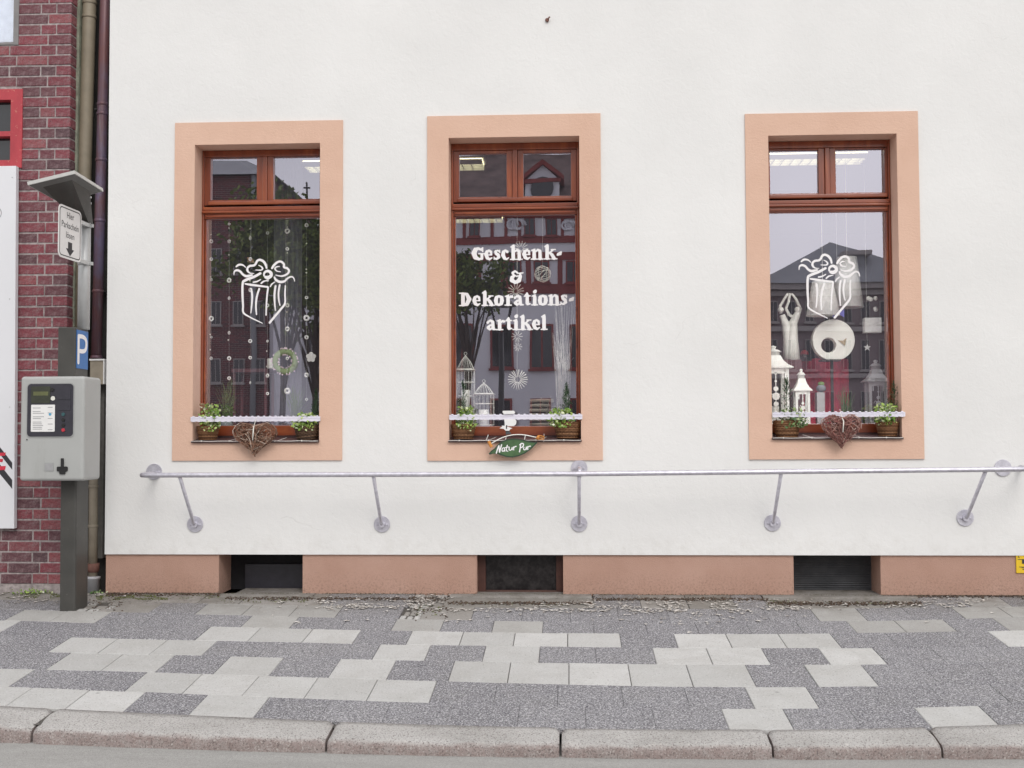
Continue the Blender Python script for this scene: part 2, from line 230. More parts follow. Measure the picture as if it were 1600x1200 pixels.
# ------------------------------------------------------------------ mesh helpers
def rootloc(o):
    v = Vector((0, 0, 0))
    while o is not None: v += o.location; o = o.parent
    return v
class MB:
    def __init__(s): s.v = []; s.f = []; s.sm = []
    def add(s, vs, fs, smooth=False):
        b = len(s.v); s.v += [tuple(p) for p in vs]; s.f += [tuple(b+i for i in q) for q in fs]; s.sm += [smooth]*len(fs); return s
    def box(s, x0, x1, y0, y1, z0, z1):
        return s.add([(x0, y0, z0), (x1, y0, z0), (x1, y1, z0), (x0, y1, z0), (x0, y0, z1), (x1, y0, z1), (x1, y1, z1), (x0, y1, z1)],
              [(0, 3, 2, 1), (4, 5, 6, 7), (0, 1, 5, 4), (1, 2, 6, 5), (2, 3, 7, 6), (3, 0, 4, 7)])
    def prism(s, poly, y0, y1):                            # poly in (x, z), counter-clockwise seen from -y
        n = len(poly); return s.add([(x, y0, z) for x, z in poly]+[(x, y1, z) for x, z in poly],
              [tuple(range(n)), tuple(range(2*n-1, n-1, -1))]+[(i, i+n, (i+1) % n+n, (i+1) % n) for i in range(n)])
    def tube(s, pts, r, n=8, caps=True, smooth=True):
        pts = [Vector(p) for p in pts]; R = r if isinstance(r, (list, tuple)) else [r]*len(pts); vs = []; fs = []
        prev = None
        for i, p in enumerate(pts):
            t = (pts[min(i+1, len(pts)-1)]-pts[max(i-1, 0)]).normalized()
            if prev is None: a = t.cross(Vector((0, 0, 1)) if abs(t.z) < .9 else Vector((1, 0, 0))).normalized()
            else: a = (prev - t*prev.dot(t)).normalized()
            prev = a; b = t.cross(a)
            vs += [p+(a*math.cos(q)+b*math.sin(q))*R[i] for q in (2*math.pi*k/n for k in range(n))]
        for i in range(len(pts)-1):
            for k in range(n): fs.append((i*n+k, i*n+(k+1) % n, (i+1)*n+(k+1) % n, (i+1)*n+k))
        s.add(vs, fs, smooth)
        if caps:
            b = len(s.v)-len(vs); s.f.append(tuple(b+k for k in range(n-1, -1, -1))); s.f.append(tuple(b+(len(pts)-1)*n+k for k in range(n))); s.sm += [False, False]
        return s
    def lathe(s, prof, c, n=20, axis='z', smooth=True, squash=1.0):      # prof: (radius, height)
        vs = []; fs = []
        for r, h in prof:
            for k in range(n):
                q = 2*math.pi*k/n; a, b = r*math.cos(q), r*math.sin(q)*squash
                vs.append((c[0]+a, c[1]+b, c[2]+h) if axis == 'z' else (c[0]+a, c[1]+h, c[2]+b))
        for i in range(len(prof)-1):
            for k in range(n):
                q = (i*n+k, i*n+(k+1) % n, (i+1)*n+(k+1) % n, (i+1)*n+k); fs.append(q if axis == 'z' else q[::-1])
        e = [tuple(range(n-1, -1, -1)), tuple((len(prof)-1)*n+k for k in range(n))]
        if axis != 'z': e = [x[::-1] for x in e]
        s.add(vs, fs, smooth); b = len(s.v)-len(vs)
        for x, (r, h) in zip(e, (prof[0], prof[-1])):
            if r > 1e-5: s.f.append(tuple(b+i for i in x)); s.sm.append(False)
        return s
    def ball(s, c, r, n=10, sz=1.0, sy=1.0):
        prof = [(max(1e-5, r*math.sin(math.pi*i/n)), -r*sz*math.cos(math.pi*i/n)) for i in range(n+1)]
        return s.lathe(prof, c, n+4, squash=sy)
    def quad(s, a, b, c, d): return s.add([a, b, c, d], [(0, 1, 2, 3)])
    def build(s, name, mat, parent=None, bevel=0, kind=None, label=None, auto=False):
        L = rootloc(parent); me = bpy.data.meshes.new(name)
        me.from_pydata([(x-L.x, y-L.y, z-L.z) for x, y, z in s.v], [], s.f)
        me.polygons.foreach_set('use_smooth', s.sm); me.update()
        me.materials.append(MATS[mat] if isinstance(mat, str) else mat)
        o = bpy.data.objects.new(name, me); COL.objects.link(o); o.parent = parent
        if bevel:
            b = o.modifiers.new('bevel', 'BEVEL'); b.width = bevel; b.segments = 2; b.limit_method = 'ANGLE'; b.harden_normals = False
        if kind: o['kind'] = kind
        if label: o['label'] = label
        return o
def tag(o, label, cat, group=None):
    o['label'] = label; o['category'] = cat
    if group: o['group'] = group
    return o
def thing(name, loc, label, cat, group=None):
    o = bpy.data.objects.new(name, None); o.empty_display_size = .1; COL.objects.link(o); o.location = Vector(loc); return tag(o, label, cat, group)
def own(o):                                                # re-base a single-mesh thing on its own centre
    me = o.data; n = len(me.vertices); co = np.empty(n*3); me.vertices.foreach_get('co', co); co = co.reshape(-1, 3)
    c = np.array([(co[:, 0].min()+co[:, 0].max())/2, (co[:, 1].min()+co[:, 1].max())/2, co[:, 2].min()]); me.vertices.foreach_set('co', (co-c).ravel()); o.location = Vector(c); return o
def wall_holes(mb, x0, x1, z0, z1, holes, yf, yb, lean=0.0, reveal=True):
    xs = sorted({x0, x1, *[h[0] for h in holes], *[h[1] for h in holes]}); zs = sorted({z0, z1, *[h[2] for h in holes], *[h[3] for h in holes]})
    X = lambda x, z: x + (lean*(z-z0) if x == x0 else 0)
    for a, b in zip(xs, xs[1:]):
        for c, d in zip(zs, zs[1:]):
            mx, mz = (a+b)/2, (c+d)/2
            if any(h[0] < mx < h[1] and h[2] < mz < h[3] for h in holes): continue
            mb.quad((X(a, c), yf, c), (b, yf, c), (b, yf, d), (X(a, d), yf, d))
    if reveal:
        for a, b, c, d in holes:
            mb.quad((a, yf, c), (a, yf, d), (a, yb, d), (a, yb, c)); mb.quad((b, yf, c), (b, yb, c), (b, yb, d), (b, yf, d))
            mb.quad((a, yf, d), (b, yf, d), (b, yb, d), (a, yb, d)); mb.quad((a, yf, c), (a, yb, c), (b, yb, c), (b, yf, c))
    X0b, X0t = x0, x0+lean*(z1-z0)
    mb.quad((X0b, yb, z0), (X0b, yf, z0), (X0t, yf, z1), (X0t, yb, z1)); mb.quad((x1, yf, z0), (x1, yb, z0), (x1, yb, z1), (x1, yf, z1))
    mb.quad((X0t, yf, z1), (x1, yf, z1), (x1, yb, z1), (X0t, yb, z1))
    for a, b in zip(xs, xs[1:]):                           # underside
        if not any(h[0] < (a+b)/2 < h[1] and h[2] <= z0 for h in holes): mb.quad((a, yf, z0), (a, yb, z0), (b, yb, z0), (b, yf, z0))
    return mb
# flat lettering: brush strokes merged into one outline on a fine grid (marching squares)
def stroke_sheet(strokes, step):
    """strokes: lists of (x, y, r), y up. returns verts2d, faces"""
    P = np.array([q for s in strokes for q in s]); x0, y0 = (P[:, :2]-P[:, 2:3]).min(0)-2*step; x1, y1 = (P[:, :2]+P[:, 2:3]).max(0)+2*step
    nx, ny = int((x1-x0)/step)+2, int((y1-y0)/step)+2
    X, Y = np.meshgrid(x0+np.arange(nx)*step, y0+np.arange(ny)*step); D = np.full(X.shape, 1e9)
    for s in strokes:
        if len(s) == 1: D = np.minimum(D, np.hypot(X-s[0][0], Y-s[0][1])-s[0][2]); continue
        for a, b in zip(s, s[1:]):
            dx, dy = b[0]-a[0], b[1]-a[1]; L = dx*dx+dy*dy+1e-12; t = np.clip(((X-a[0])*dx+(Y-a[1])*dy)/L, 0, 1)
            D = np.minimum(D, np.hypot(X-a[0]-t*dx, Y-a[1]-t*dy)-(a[2]+t*(b[2]-a[2])))
    vs = []; idx = {}; fs = []
    def vert(key, x, y):
        if key not in idx: idx[key] = len(vs); vs.append((x, y))
        return idx[key]
    for j in range(ny-1):
        for i in range(nx-1):
            c = [(i, j), (i+1, j), (i+1, j+1), (i, j+1)]; d = [D[q[1], q[0]] for q in c]
            if min(d) > 0: continue
            poly = []
            for k in range(4):
                a, b = c[k], c[(k+1) % 4]; da, db = d[k], d[(k+1) % 4]
                if da <= 0: poly.append(vert(a, X[a[1], a[0]], Y[a[1], a[0]]))
                if (da <= 0) != (db <= 0):
                    t = da/(da-db); poly.append(vert((min(a, b), max(a, b)), X[a[1], a[0]]+t*(X[b[1], b[0]]-X[a[1], a[0]]), Y[a[1], a[0]]+t*(Y[b[1], b[0]]-Y[a[1], a[0]])))
            if len(poly) >= 3: fs.append(tuple(poly))
    return vs, fs
def smooth_pts(s, n=4):                                    # Catmull-Rom through stroke points
    if len(s) < 3: return s
    out = []
    P = [s[0]]+list(s)+[s[-1]]
    for i in range(1, len(P)-2):
        p0, p1, p2, p3 = (np.array(P[i+k-1], float) for k in range(4))
        for k in range(n):
            t = k/n; out.append(tuple(.5*((2*p1)+(-p0+p2)*t+(2*p0-5*p1+4*p2-p3)*t*t+(-p0+3*p1-3*p2+p3)*t**3)))
    out.append(tuple(s[-1])); return out
def text_mb(txt, size, place, mb=None, align='LEFT', shear=0, offset=0):
    """Blender's own sans font as flat mesh; place(x, z) -> world point"""
    cu = bpy.data.curves.new('t', 'FONT'); cu.body = txt; cu.size = size; cu.align_x = align; cu.shear = shear; cu.offset = offset; cu.resolution_u = 3
    o = bpy.data.objects.new('t', cu); COL.objects.link(o); dg = bpy.context.evaluated_depsgraph_get(); me = o.evaluated_get(dg).to_mesh()
    mb = mb or MB(); mb.add([place(v.co.x, v.co.y) for v in me.vertices], [tuple(p.vertices) for p in me.polygons]); bpy.data.objects.remove(o); bpy.data.curves.remove(cu); return mb
# ================================================================== SETTING
def hz(x, y):                                              # height of the pavement surface
    return PS*y
# --- town square, road, pavement bed
mb = MB(); mb.quad((-120, -400, -.372), (160, -400, -.372), (160, 60, -.372), (-120, 60, -.372)); gr = mb.build('ground', 'square_paving', kind='structure')
ROADZ = -.366
mb = MB(); nx = 40
for i in range(nx):
    a, b = -9+i*.5, -9+(i+1)*.5
    mb.quad((a, -8.0, ROADZ), (b, -8.0, ROADZ), (b, -2.6, ROADZ), (a, -2.6, ROADZ))
road = mb.build('road', 'asphalt', kind='structure')
mb = MB(); mb.add([(-7, .4, PS*.0-.012), (-7, -2.82, PS*-2.82-.016), (9, -2.82, PS*-2.82-.016), (9, .4, -.012), (-7, 0, -.012), (9, 0, -.012)], [(4, 1, 2, 5), (0, 4, 5, 3)])
pave = mb.build('pavement', 'sand', kind='structure')
# row lines of the slabs, read at several places along each (pixel pairs), kerb side first
LINES = [
 [(0,1106),(98,1106),(196,1110),(292,1116),(396,1122),(500,1129),(660,1133),(800,1136),(1060,1140),(1200,1141),(1340,1137),(1460,1135),(1600,1133)],
 [(0,1073),(100,1077),(196,1079),(284,1082),(380,1085),(476,1092),(570,1096),(670,1100),(800,1102),(872,1103.6),(1124,1106),(1254,1105),(1428,1105),(1528,1101.6),(1600,1101)],
 [(0,1045.6),(70,1046.4),(156,1047),(240,1049.6),(320,1051),(420,1055),(512,1060),(604,1062),(700,1067.6),(880,1068.6),(1080,1073),(1176,1072.4),(1366,1070),(1540,1069)],
 [(0,1018),(74,1019.4),(150,1019.6),(312,1023),(360,1025.6),(444,1027),(530,1029.6),(640,1032),(752,1034.6),(888,1035.4),(1072,1038.5),(1202,1037.8),(1384,1037),(1520,1036.4),(1600,1036)],
 [(0,994),(110,995.6),(186,996.6),(320,1000),(390,1001),(470,1003),(546,1006.4),(640,1008),(716,1009),(840,1011),(1020,1011.6),(1190,1012),(1314,1010.5),(1576,1011)],
 [(0,970),(32,970.4),(148,972),(224,973),(330,978),(408,980.6),(488,983.6),(564,985),(640,986.4),(724,988),(848,989),(1052,989.6),(1216,989.6),(1296,989),(1416,987.4),(1544,987)],
 [(0,952),(44,952.4),(124,955),(174,956.4),(232,956),(320,959.4),(396,960.6),(468,963.6),(520,965),(694,970),(772,970.6),(848,972),(1006,971),(1320,968),(1472,967),(1552,967)],
 [(0,937),(192,940),(258,939.6),(320,942),(396,944),(468,946),(536,948),(742,950),(800,949.6),(980,950),(1152,950),(1336,950),(1484,948),(1600,948)]]
FIT = []
for L in LINES:
    P = [atp(*q) for q in L]; FIT.append(np.polyfit([p.x for p in P], [p.y for p in P], 3))
def rowy(k, x):
    if k == 8: return .012
    return float(np.polyval(FIT[k], max(-4.2, min(3.9, x))))
# per row: (pixel x of the joint on the row's upper edge, kind of the slab that starts there)
ROWS = [
 [(-135,'L'),(-40,'L'),(50,'L'),(140,'L'),(229,'D'),(327,'L'),(422,'D'),(517,'D'),(611,'D'),(706,'D'),(812,'D'),(914,'D'),(1018,'D'),(1126,'L'),(1222,'D'),(1324,'D'),(1428,'L'),(1528,'D'),(1628,'D'),(1728,'D')],
 [(-125,'D'),(-35,'L'),(54,'D'),(143,'D'),(231,'L'),(318,'L'),(406,'L'),(497,'L'),(590,'L'),(682,'D'),(777,'D'),(872,'D'),(970,'D'),(1068,'D'),(1163,'L'),(1258,'D'),(1352,'D'),(1449,'D'),(1546,'D'),(1644,'D'),(1740,'D')],
 [(-150,'D'),(-62,'D'),(25,'D'),(111,'L'),(194,'L'),(275,'D'),(360,'L'),(444,'D'),(532,'L'),(619,'D'),(710,'L'),(798,'L'),(889,'L'),(981,'L'),(1072,'L'),(1164,'D'),(1255,'L'),(1344,'D'),(1436,'D'),(1528,'D'),(1620,'D'),(1712,'D')],
 [(-128,'D'),(-48,'D'),(32,'D'),(111,'L'),(186,'L'),(263,'L'),(341,'D'),(424,'D'),(508,'D'),(594,'L'),(673,'D'),(759,'L'),(844,'D'),(930,'D'),(1019,'L'),(1103,'L'),(1189,'D'),(1277,'L'),(1362,'D'),(1452,'D'),(1540,'D'),(1628,'D'),(1716,'D')],
 [(-128,'L'),(-48,'L'),(32,'D'),(106,'D'),(180,'D'),(255,'D'),(330,'L'),(408,'L'),(488,'L'),(564,'D'),(644,'L'),(724,'L'),(805,'L'),(887,'L'),(968,'D'),(1052,'L'),(1133,'L'),(1215,'L'),(1296,'D'),(1381,'D'),(1462,'D'),(1544,'L'),(1626,'L'),(1708,'D')],
 [(-122,'D'),(-42,'D'),(38,'L'),(106,'L'),(174,'D'),(248,'D'),(322,'D'),(396,'L'),(468,'D'),(544,'D'),(620,'L'),(694,'D'),(772,'L'),(849,'D'),(927,'D'),(1007,'D'),(1084,'D'),(1163,'D'),(1241,'D'),(1320,'L'),(1395,'L'),(1472,'D'),(1552,'L'),(1630,'D'),(1708,'D')],
 [(-118,'D'),(-40,'D'),(38,'D'),(92,'D'),(140,'C'),(191,'W'),(258,'D'),(326,'U'),(396,'U'),(467,'U'),(536,'D'),(610,'D'),(632,'C'),(664,'W'),(742,'D'),(818,'D'),(891,'D'),(964,'D'),(1040,'D'),(1116,'D'),(1190,'D'),(1264,'U'),(1336,'D'),(1408,'D'),(1484,'U'),(1558,'U'),(1632,'D'),(1708,'D')],
 [(-118,'M'),(-40,'M'),(38,'M'),(110,'M'),(165,'M'),(240,'W'),(320,'W'),(385,'W'),(450,'W'),(512,'D'),(578,'D'),(646,'C'),(698,'S'),(927,'D'),(998,'W'),(1070,'W'),(1142,'D'),(1190,'S'),(1420,'D'),(1496,'U'),(1560,'D'),(1632,'D'),(1708,'D')]]
KM = {'L': 'light_slab', 'U': 'dull_slab', 'D': 'dark_slab', 'W': 'worn_slab', 'M': 'worn_slab'}
def slab(cs, mat, th=.03, name='paving_slab', ch=.0035, dz=0):
    c = Vector((sum(p[0] for p in cs)/4, sum(p[1] for p in cs)/4)); vs = []
    tx, ty = rng.uniform(-.004, .004), rng.uniform(-.004, .004)
    def pt(x, y, d): return (x, y, PS*y+d+dz+tx*(x-c.x)+ty*(y-c.y))
    g = .0006 if mat == 'dark_slab' else .0022
    out = [(p[0]+(g if p[0] < c.x else -g), p[1]+(g if p[1] < c.y else -g)) for p in cs]
    inn = [(x+(ch if x < c.x else -ch), y+(ch if y < c.y else -ch)) for x, y in out]
    up = rng.uniform(-.0012, .0012)
    vs = [pt(x, y, -th) for x, y in out]+[pt(x, y, up-ch*.8) for x, y in out]+[pt(x, y, up) for x, y in inn]
    fs = [(8, 9, 10, 11)]+[(a+i, a+(i+1) % 4, a+4+(i+1) % 4, a+4+i) for a in (0, 4) for i in range(4)]
    MB().add(vs, fs).build(name, mat, pave)
def cobbles(xa, xb, k):
    for i in range(3):
        for j in range(3):
            if rng.random() < .06: continue
            ya, yb = rowy(k, (xa+xb)/2), rowy(k+1, (xa+xb)/2); dx, dy = (xb-xa)/3, (yb-ya)/3
            sh_ = (j % 2)*.5*dx*.6; x0, y0 = xa+i*dx+sh_+rng.uniform(.002, .006), ya+j*dy+rng.uniform(.006, .014); x1, y1 = xa+(i+1)*dx+sh_-rng.uniform(.0, .006), ya+(j+1)*dy-rng.uniform(.003, .012)
            slab([(x0, y0+rng.uniform(-.008, .008)), (x1, y0+rng.uniform(-.008, .008)), (x1, y1), (x0, y1)], 'worn_slab' if rng.random() < .5 else 'light_slab', .03, 'cobble_stone', .008, rng.uniform(-.008, .0))
for k, row in enumerate(ROWS):
    xs = [atp(px, LINES[min(k+1, 7)][0][1] if k < 7 else 936).x for px, _ in row]
    # true pixel height of the line there
    X = []
    for (px, kd) in row:
        yl = np.interp(px, [q[0] for q in LINES[k+1]], [q[1] for q in LINES[k+1]]) if k < 7 else 933
        X.append(atp(px, yl).x)
    for i in range(len(row)-1):
        a, b, kd = X[i], X[i+1], row[i][1]
        if kd == 'C': cobbles(a, b, k); continue
        if kd == 'S': b2 = b; cs = [(a, rowy(k, a)), (b, rowy(k, b)), (b, -.10), (a, -.10)]; slab(cs, 'worn_slab'); continue
        if kd == 'L' and k >= 5: kd = 'U'
        slab([(a, rowy(k, a)), (b, rowy(k, b)), (b, rowy(k+1, b)), (a, rowy(k+1, a))], KM[kd])
# concrete lips below the cellar openings
for px0, px1 in ((352, 482), (700, 925), (1196, 1440)):
    a, b = atp(px0, 940).x, atp(px1, 940).x; n = 14; mb = MB(); vs = []
    for i in range(n+1):
        x = a+(b-a)*i/n; j = rng.uniform(-.006, .006)
        vs += [(x, -.115+j, PS*-.115-.02), (x, -.11+j, PS*-.11+.010+rng.uniform(-.003, .002)), (x, -.095+j, .003), (x, .02, .002), (x, .3, .002)]
    mb.add(vs, [(i*5+k2, (i+1)*5+k2, (i+1)*5+k2+1, i*5+k2+1) for i in range(n) for k2 in range(4)]+[(0, 1, 2, 3), (n*5+3, n*5+2, n*5+1, n*5)])
    mb.build('concrete_ledge', 'worn_slab', pave)
# --- kerb: granite stones with a worn rounded nose
kb = bpy.data.objects.new('kerb', None); COL.objects.link(kb); kb['kind'] = 'structure'; kb.location = (0, -3, -.3)
BOT = [(0,1159.6),(160,1166),(330,1174),(500,1177),(700,1181),(900,1184),(1060,1186),(1300,1187),(1600,1186.5)]
def road_at(px, py):
    d = ray(px, py); t = (ROADZ-CAM.z)/d.z; return CAM+d*t
BF = np.polyfit([road_at(*q).x for q in BOT], [road_at(*q).y for q in BOT], 2)
JP = [(-270, 1106), (86, 1106), (522, 1130), (876, 1138), (1198, 1141), (1450, 1135), (1800, 1130)]
JX = [atp(*q).x for q in JP]
for si in range(len(JX)-1):
    a, b = JX[si]+.006, JX[si+1]-.006; n = 48; vs = []; prof = 12; sl = rng.uniform(-.006, .006)
    for i in range(n+1):
        u = i/n; x = a+(b-a)*u; yi = rowy(0, x)-.004; yo = float(np.polyval(BF, x)); endr = min(u, 1-u)*(b-a); er = max(0, 1-endr/.035)**2*.016
        zt = PS*yi+.002; depth = yi-yo
        R = .03; zo = PS*(yo+R)-.006
        P_ = [(yi, zt-.05), (yi, zt)]+[(yi+(yo+R-yi)*q, zt+(zo-zt)*q) for q in (.25, .5, .75, 1.0)]+[(yo+R-R*math.sin(q), zo-R*(1-math.cos(q))) for q in (math.radians(g) for g in (22, 45, 68, 90))]+[(yo, (zo-R+ROADZ)/2), (yo, ROADZ-.02)]
        for k, (y, z) in enumerate(P_):
            nv = noise.noise(Vector((x*7+si*9, y*9, z*9)))*.008+noise.noise(Vector((x*26, y*30+si, z*30)))*.006
            vs.append((x, y-nv*(k > 4)-(-er if k > 5 else 0), z+nv*(2 <= k <= 8)-(er if k < 11 else 0)+sl*(u-.5)*(k < 8)))
    mb = MB(); mb.add(vs, [(i*prof+k, i*prof+k+1, (i+1)*prof+k+1, (i+1)*prof+k) for i in range(n) for k in range(prof-1)], True)
    mb.add([vs[k] for k in range(prof)]+[(vs[0][0], vs[0][1], ROADZ-.02)], [tuple(range(prof, -1, -1))]); e = n*prof
    mb.add([vs[e+k] for k in range(prof)]+[(vs[e][0], vs[e][1], ROADZ-.02)], [tuple(range(prof+1))])
    mb.build('kerb_stone', 'granite', kb)


# ================================================================== WHITE HOUSE
house = thing('white_house', (0, .2, 0), 'white plastered house with peach window surrounds and a brown plinth, filling the view', 'house')
ZP = .297                                                 # lower edge of the plaster
def rect(tl, tr, bl, br, y=0.0):
    a, b, c, d = at(*tl, y), at(*tr, y), at(*bl, y), at(*br, y)
    return ((a.x+c.x)/2, (b.x+d.x)/2, (c.z+d.z)/2, (a.z+b.z)/2)
WIN = [
 dict(out=rect((277,195),(534,186),(267,720),(537,719)), op=rect((306,229),(500,222),(301,690),(500,690)), cx=410, py=(246,312.5,342,665), strip=(298,500.5,650.5,658), sill=689,
      label='left window with ring garlands behind it and a white gift drawing on its pane'),
 dict(out=rect((668,181),(938,179),(668,720),(942,719)), op=rect((701,215),(905,214),(702,690),(908,690)), cx=805, py=(240,307.5,337,666), strip=(702,910,647.5,655), sill=688,
      label='middle window with the large white lettering on its pane'),
 dict(out=rect((1162,177),(1432,176),(1172,719),(1445,716)), op=rect((1199,212),(1397,210),(1207,686),(1412,685)), cx=1290, py=(234.5,302,332,662), strip=(1207,1414.5,643.7,651), sill=684,
      label='right window with a white gift drawing and white lanterns behind it')]
holes = [(w_['op'][0]-.05, w_['op'][1]+.05, w_['op'][2]-.06, w_['op'][3]+.05) for w_ in WIN]
xl_b, xl_t = at(163.5, 866).x, at(172, 0).x
mb = MB(); wall_holes(mb, xl_b, 7.0, ZP, 6.2, holes, 0, .40, lean=(xl_t-xl_b)/(at(172, 0).z-ZP))
mb.build('wall', 'plaster', house)
CEL = [((342,866),(473,932)), ((745,868),(880,935)), ((1240,866),(1376,934))]
ch = []
for (a, b), (c, d) in CEL:
    ch.append((at(a, 900, .02).x, at(c, 900, .02).x, -.012, ZP-.0))
mb = MB(); wall_holes(mb, xl_b+.004, 7.0, -.25, ZP, [(h[0], h[1], h[2], ZP-.0001) for h in ch], .018, .40); mb.build('plinth', 'plinth', house)
# window surrounds: ring standing 14 mm proud, with the reveals
for w_ in WIN:
    o, p = w_['out'], w_['op']; mb = MB(); yf = -.014
    jit = lambda: rng.uniform(-.002, .002)
    wall_holes(mb, o[0], o[1], o[2], o[3], [p], yf, .0, reveal=False)
    a, b, c, d = p
    for q in ([(a, c), (a, d)], [(a, d), (b, d)], [(b, d), (b, c)], [(b, c), (a, c)]):
        (x0, z0), (x1, z1) = q; mb.quad((x0, yf, z0), (x1, yf, z1), (x1, .26, z1), (x0, .26, z0))
    mb.build('window_surround', 'peach', house)
# cellar openings
for i, h in enumerate(ch):
    x0, x1, z0, z1 = h
    if i == 1:
        cw = MB(); y = .13
        for q in ((x0, x0+.06, z0, z1), (x1-.055, x1, z0, z1), (x0+.06, x1-.055, z0, z0+.025), (x0+.06, x1-.055, z1-.02, z1)): cw.box(q[0], q[1], y, y+.05, q[2], q[3])
        c = cw.build('cellar_window', 'brown_frame', house, bevel=.004, label='brown framed cellar window of dark glass below the middle window')
        MB().box(x0+.06, x1-.055, y+.025, y+.031, z0+.025, z1-.02).build('pane', 'cellar_glass', c)
        MB().box(x0+.062, x0+.10, y+.05, y+.056, z0+.03, z0+.10).build('paper_note', 'cellar_grey', c)
        MB().box(x0+.06, x1-.06, y+.06, y+.07, z0+.14, z1-.02).build('dark_blind', 'cellar_dark', c)
    elif i == 0:
        c = MB().box(x0, x1, .335, .35, z0, z1).build('cellar_shutter', 'cellar_dark', house, label='black cellar opening near the left end of the plinth')
        MB().box(x0+.12, x1-.01, .31, .334, z0, z0+.2).build('cellar_grille', 'panel_black', c)
    else:
        c = MB().box(x0, x1, .285, .30, z0, z1).build('cellar_shutter', 'cellar_grey', house, label='grey slatted cellar opening below the right window')
        n = 17
        for k in range(n): zz = z0+.01+(z1-z0-.02)*k/n; MB().add([(x0+.01, .284, zz), (x1-.01, .284, zz), (x1-.01, .276, zz+.008), (x0+.01, .276, zz+.008)], [(0, 1, 2, 3)]).build('slat', 'cellar_grey', c)
# ---- lettering glyphs, local units: baseline 0, x-height 130, capital 172
G_ = {
 'G': [[(122,132,13),(86,152,15),(48,136,27),(30,90,32),(48,38,28),(94,14,16),(126,24,14)], [(140,160,9),(140,112,9)], [(122,142,9),(140,158,9)], [(130,70,19),(130,22,17)], [(92,84,8),(166,84,8)]],
 'e': [[(62,126,12),(32,106,20),(24,70,24),(38,30,22),(66,12,15),(96,30,8)], [(60,126,11),(84,108,16),(90,76,12)], [(46,68,7),(94,68,9)]],
 's': [[(78,112,12),(54,124,11),(28,110,17),(36,84,19),(62,66,21),(70,38,19),(40,14,13),(14,24,11)], [(80,126,7),(82,96,7)], [(10,10,6),(10,42,6)]],
 'c': [[(74,104,17)], [(76,106,15),(48,124,12),(26,100,22),(20,62,25),(40,22,20),(66,10,12),(90,28,7)]],
 'h': [[(38,170,22),(38,18,23)], [(8,164,8),(44,188,9)], [(2,8,8),(76,8,8)], [(52,100,9),(88,128,13),(112,108,20),(115,14,22)], [(88,8,8),(150,8,8)]],
 'n': [[(38,108,22),(38,18,23)], [(6,118,8),(44,132,10)], [(0,8,8),(74,8,8)], [(52,100,9),(86,128,13),(110,108,20),(113,14,22)], [(86,8,8),(148,8,8)]],
 'k': [[(38,170,22),(38,18,23)], [(8,164,8),(44,188,9)], [(2,8,8),(74,8,8)], [(60,76,10),(112,124,11)], [(90,126,8),(140,126,8)], [(72,86,15),(100,58,21),(124,16,22)], [(96,8,8),(160,8,8)]],
 '-': [[(12,62,13),(52,86,13)], [(10,58,12),(50,66,12)], [(14,72,12),(54,92,12)]],
 'D': [[(50,150,24),(50,20,24)], [(6,164,8),(66,164,8)], [(4,8,8),(66,8,8)], [(52,162,11),(100,148,21),(128,86,28),(100,26,24),(54,10,12)]],
 'o': [[(60,124,13),(94,104,22),(98,66,25),(90,28,22),(60,9,13),(28,28,22),(22,66,25),(28,104,22),(60,124,13)]],
 'r': [[(38,108,22),(38,18,23)], [(6,118,8),(44,132,10)], [(0,8,8),(78,8,8)], [(52,96,9),(74,118,14),(90,112,17)]],
 'a': [[(20,98,16)], [(20,104,13),(52,126,13),(82,106,20),(86,28,22)], [(80,72,8),(44,60,14),(24,34,20),(44,12,15),(78,28,10)], [(90,14,14),(126,10,7)]],
 't': [[(44,150,12),(44,36,22)], [(44,128,20),(44,34,22)], [(8,118,8),(80,122,8)], [(10,118,7),(42,160,8)], [(48,20,18),(82,22,8)]],
 'i': [[(38,108,22),(38,18,23)], [(6,118,8),(44,132,10)], [(0,8,8),(76,8,8)], [(42,174,22)], [(36,170,20),(48,182,18)]],
 'l': [[(38,170,22),(38,18,23)], [(8,164,8),(44,188,9)], [(2,8,8),(76,8,8)]],
 '&': [[(96,136,12),(66,158,12),(36,136,16),(44,112,14),(70,98,9)], [(62,96,10),(28,76,24),(24,42,26),(70,14,20),(116,38,26),(134,92,20),(130,118,14)], [(108,128,8),(166,134,8)], [(84,92,9),(128,98,9)]]}
def word(txt, xs, base, sh, y):
    """glyph origins xs in quarter-size photo units along a real straight line on the pane"""
    p0 = at(710+xs[0]/8, 375+base[0]/8, y); p1 = at(710+xs[-1]/8, 375+base[1]/8, y); zz = (p0.z+p1.z)/2; sc = 1/(8*201.0); st = []
    for c, x in zip(txt, xs):
        X = at(710+x/8, 375+base[0]/8, y).x
        for s in G_[c]: st.append([(X+a*sc, zz+(b+4)*sc, r*sc) for a, b, r in s])
    return st
ZI = .175
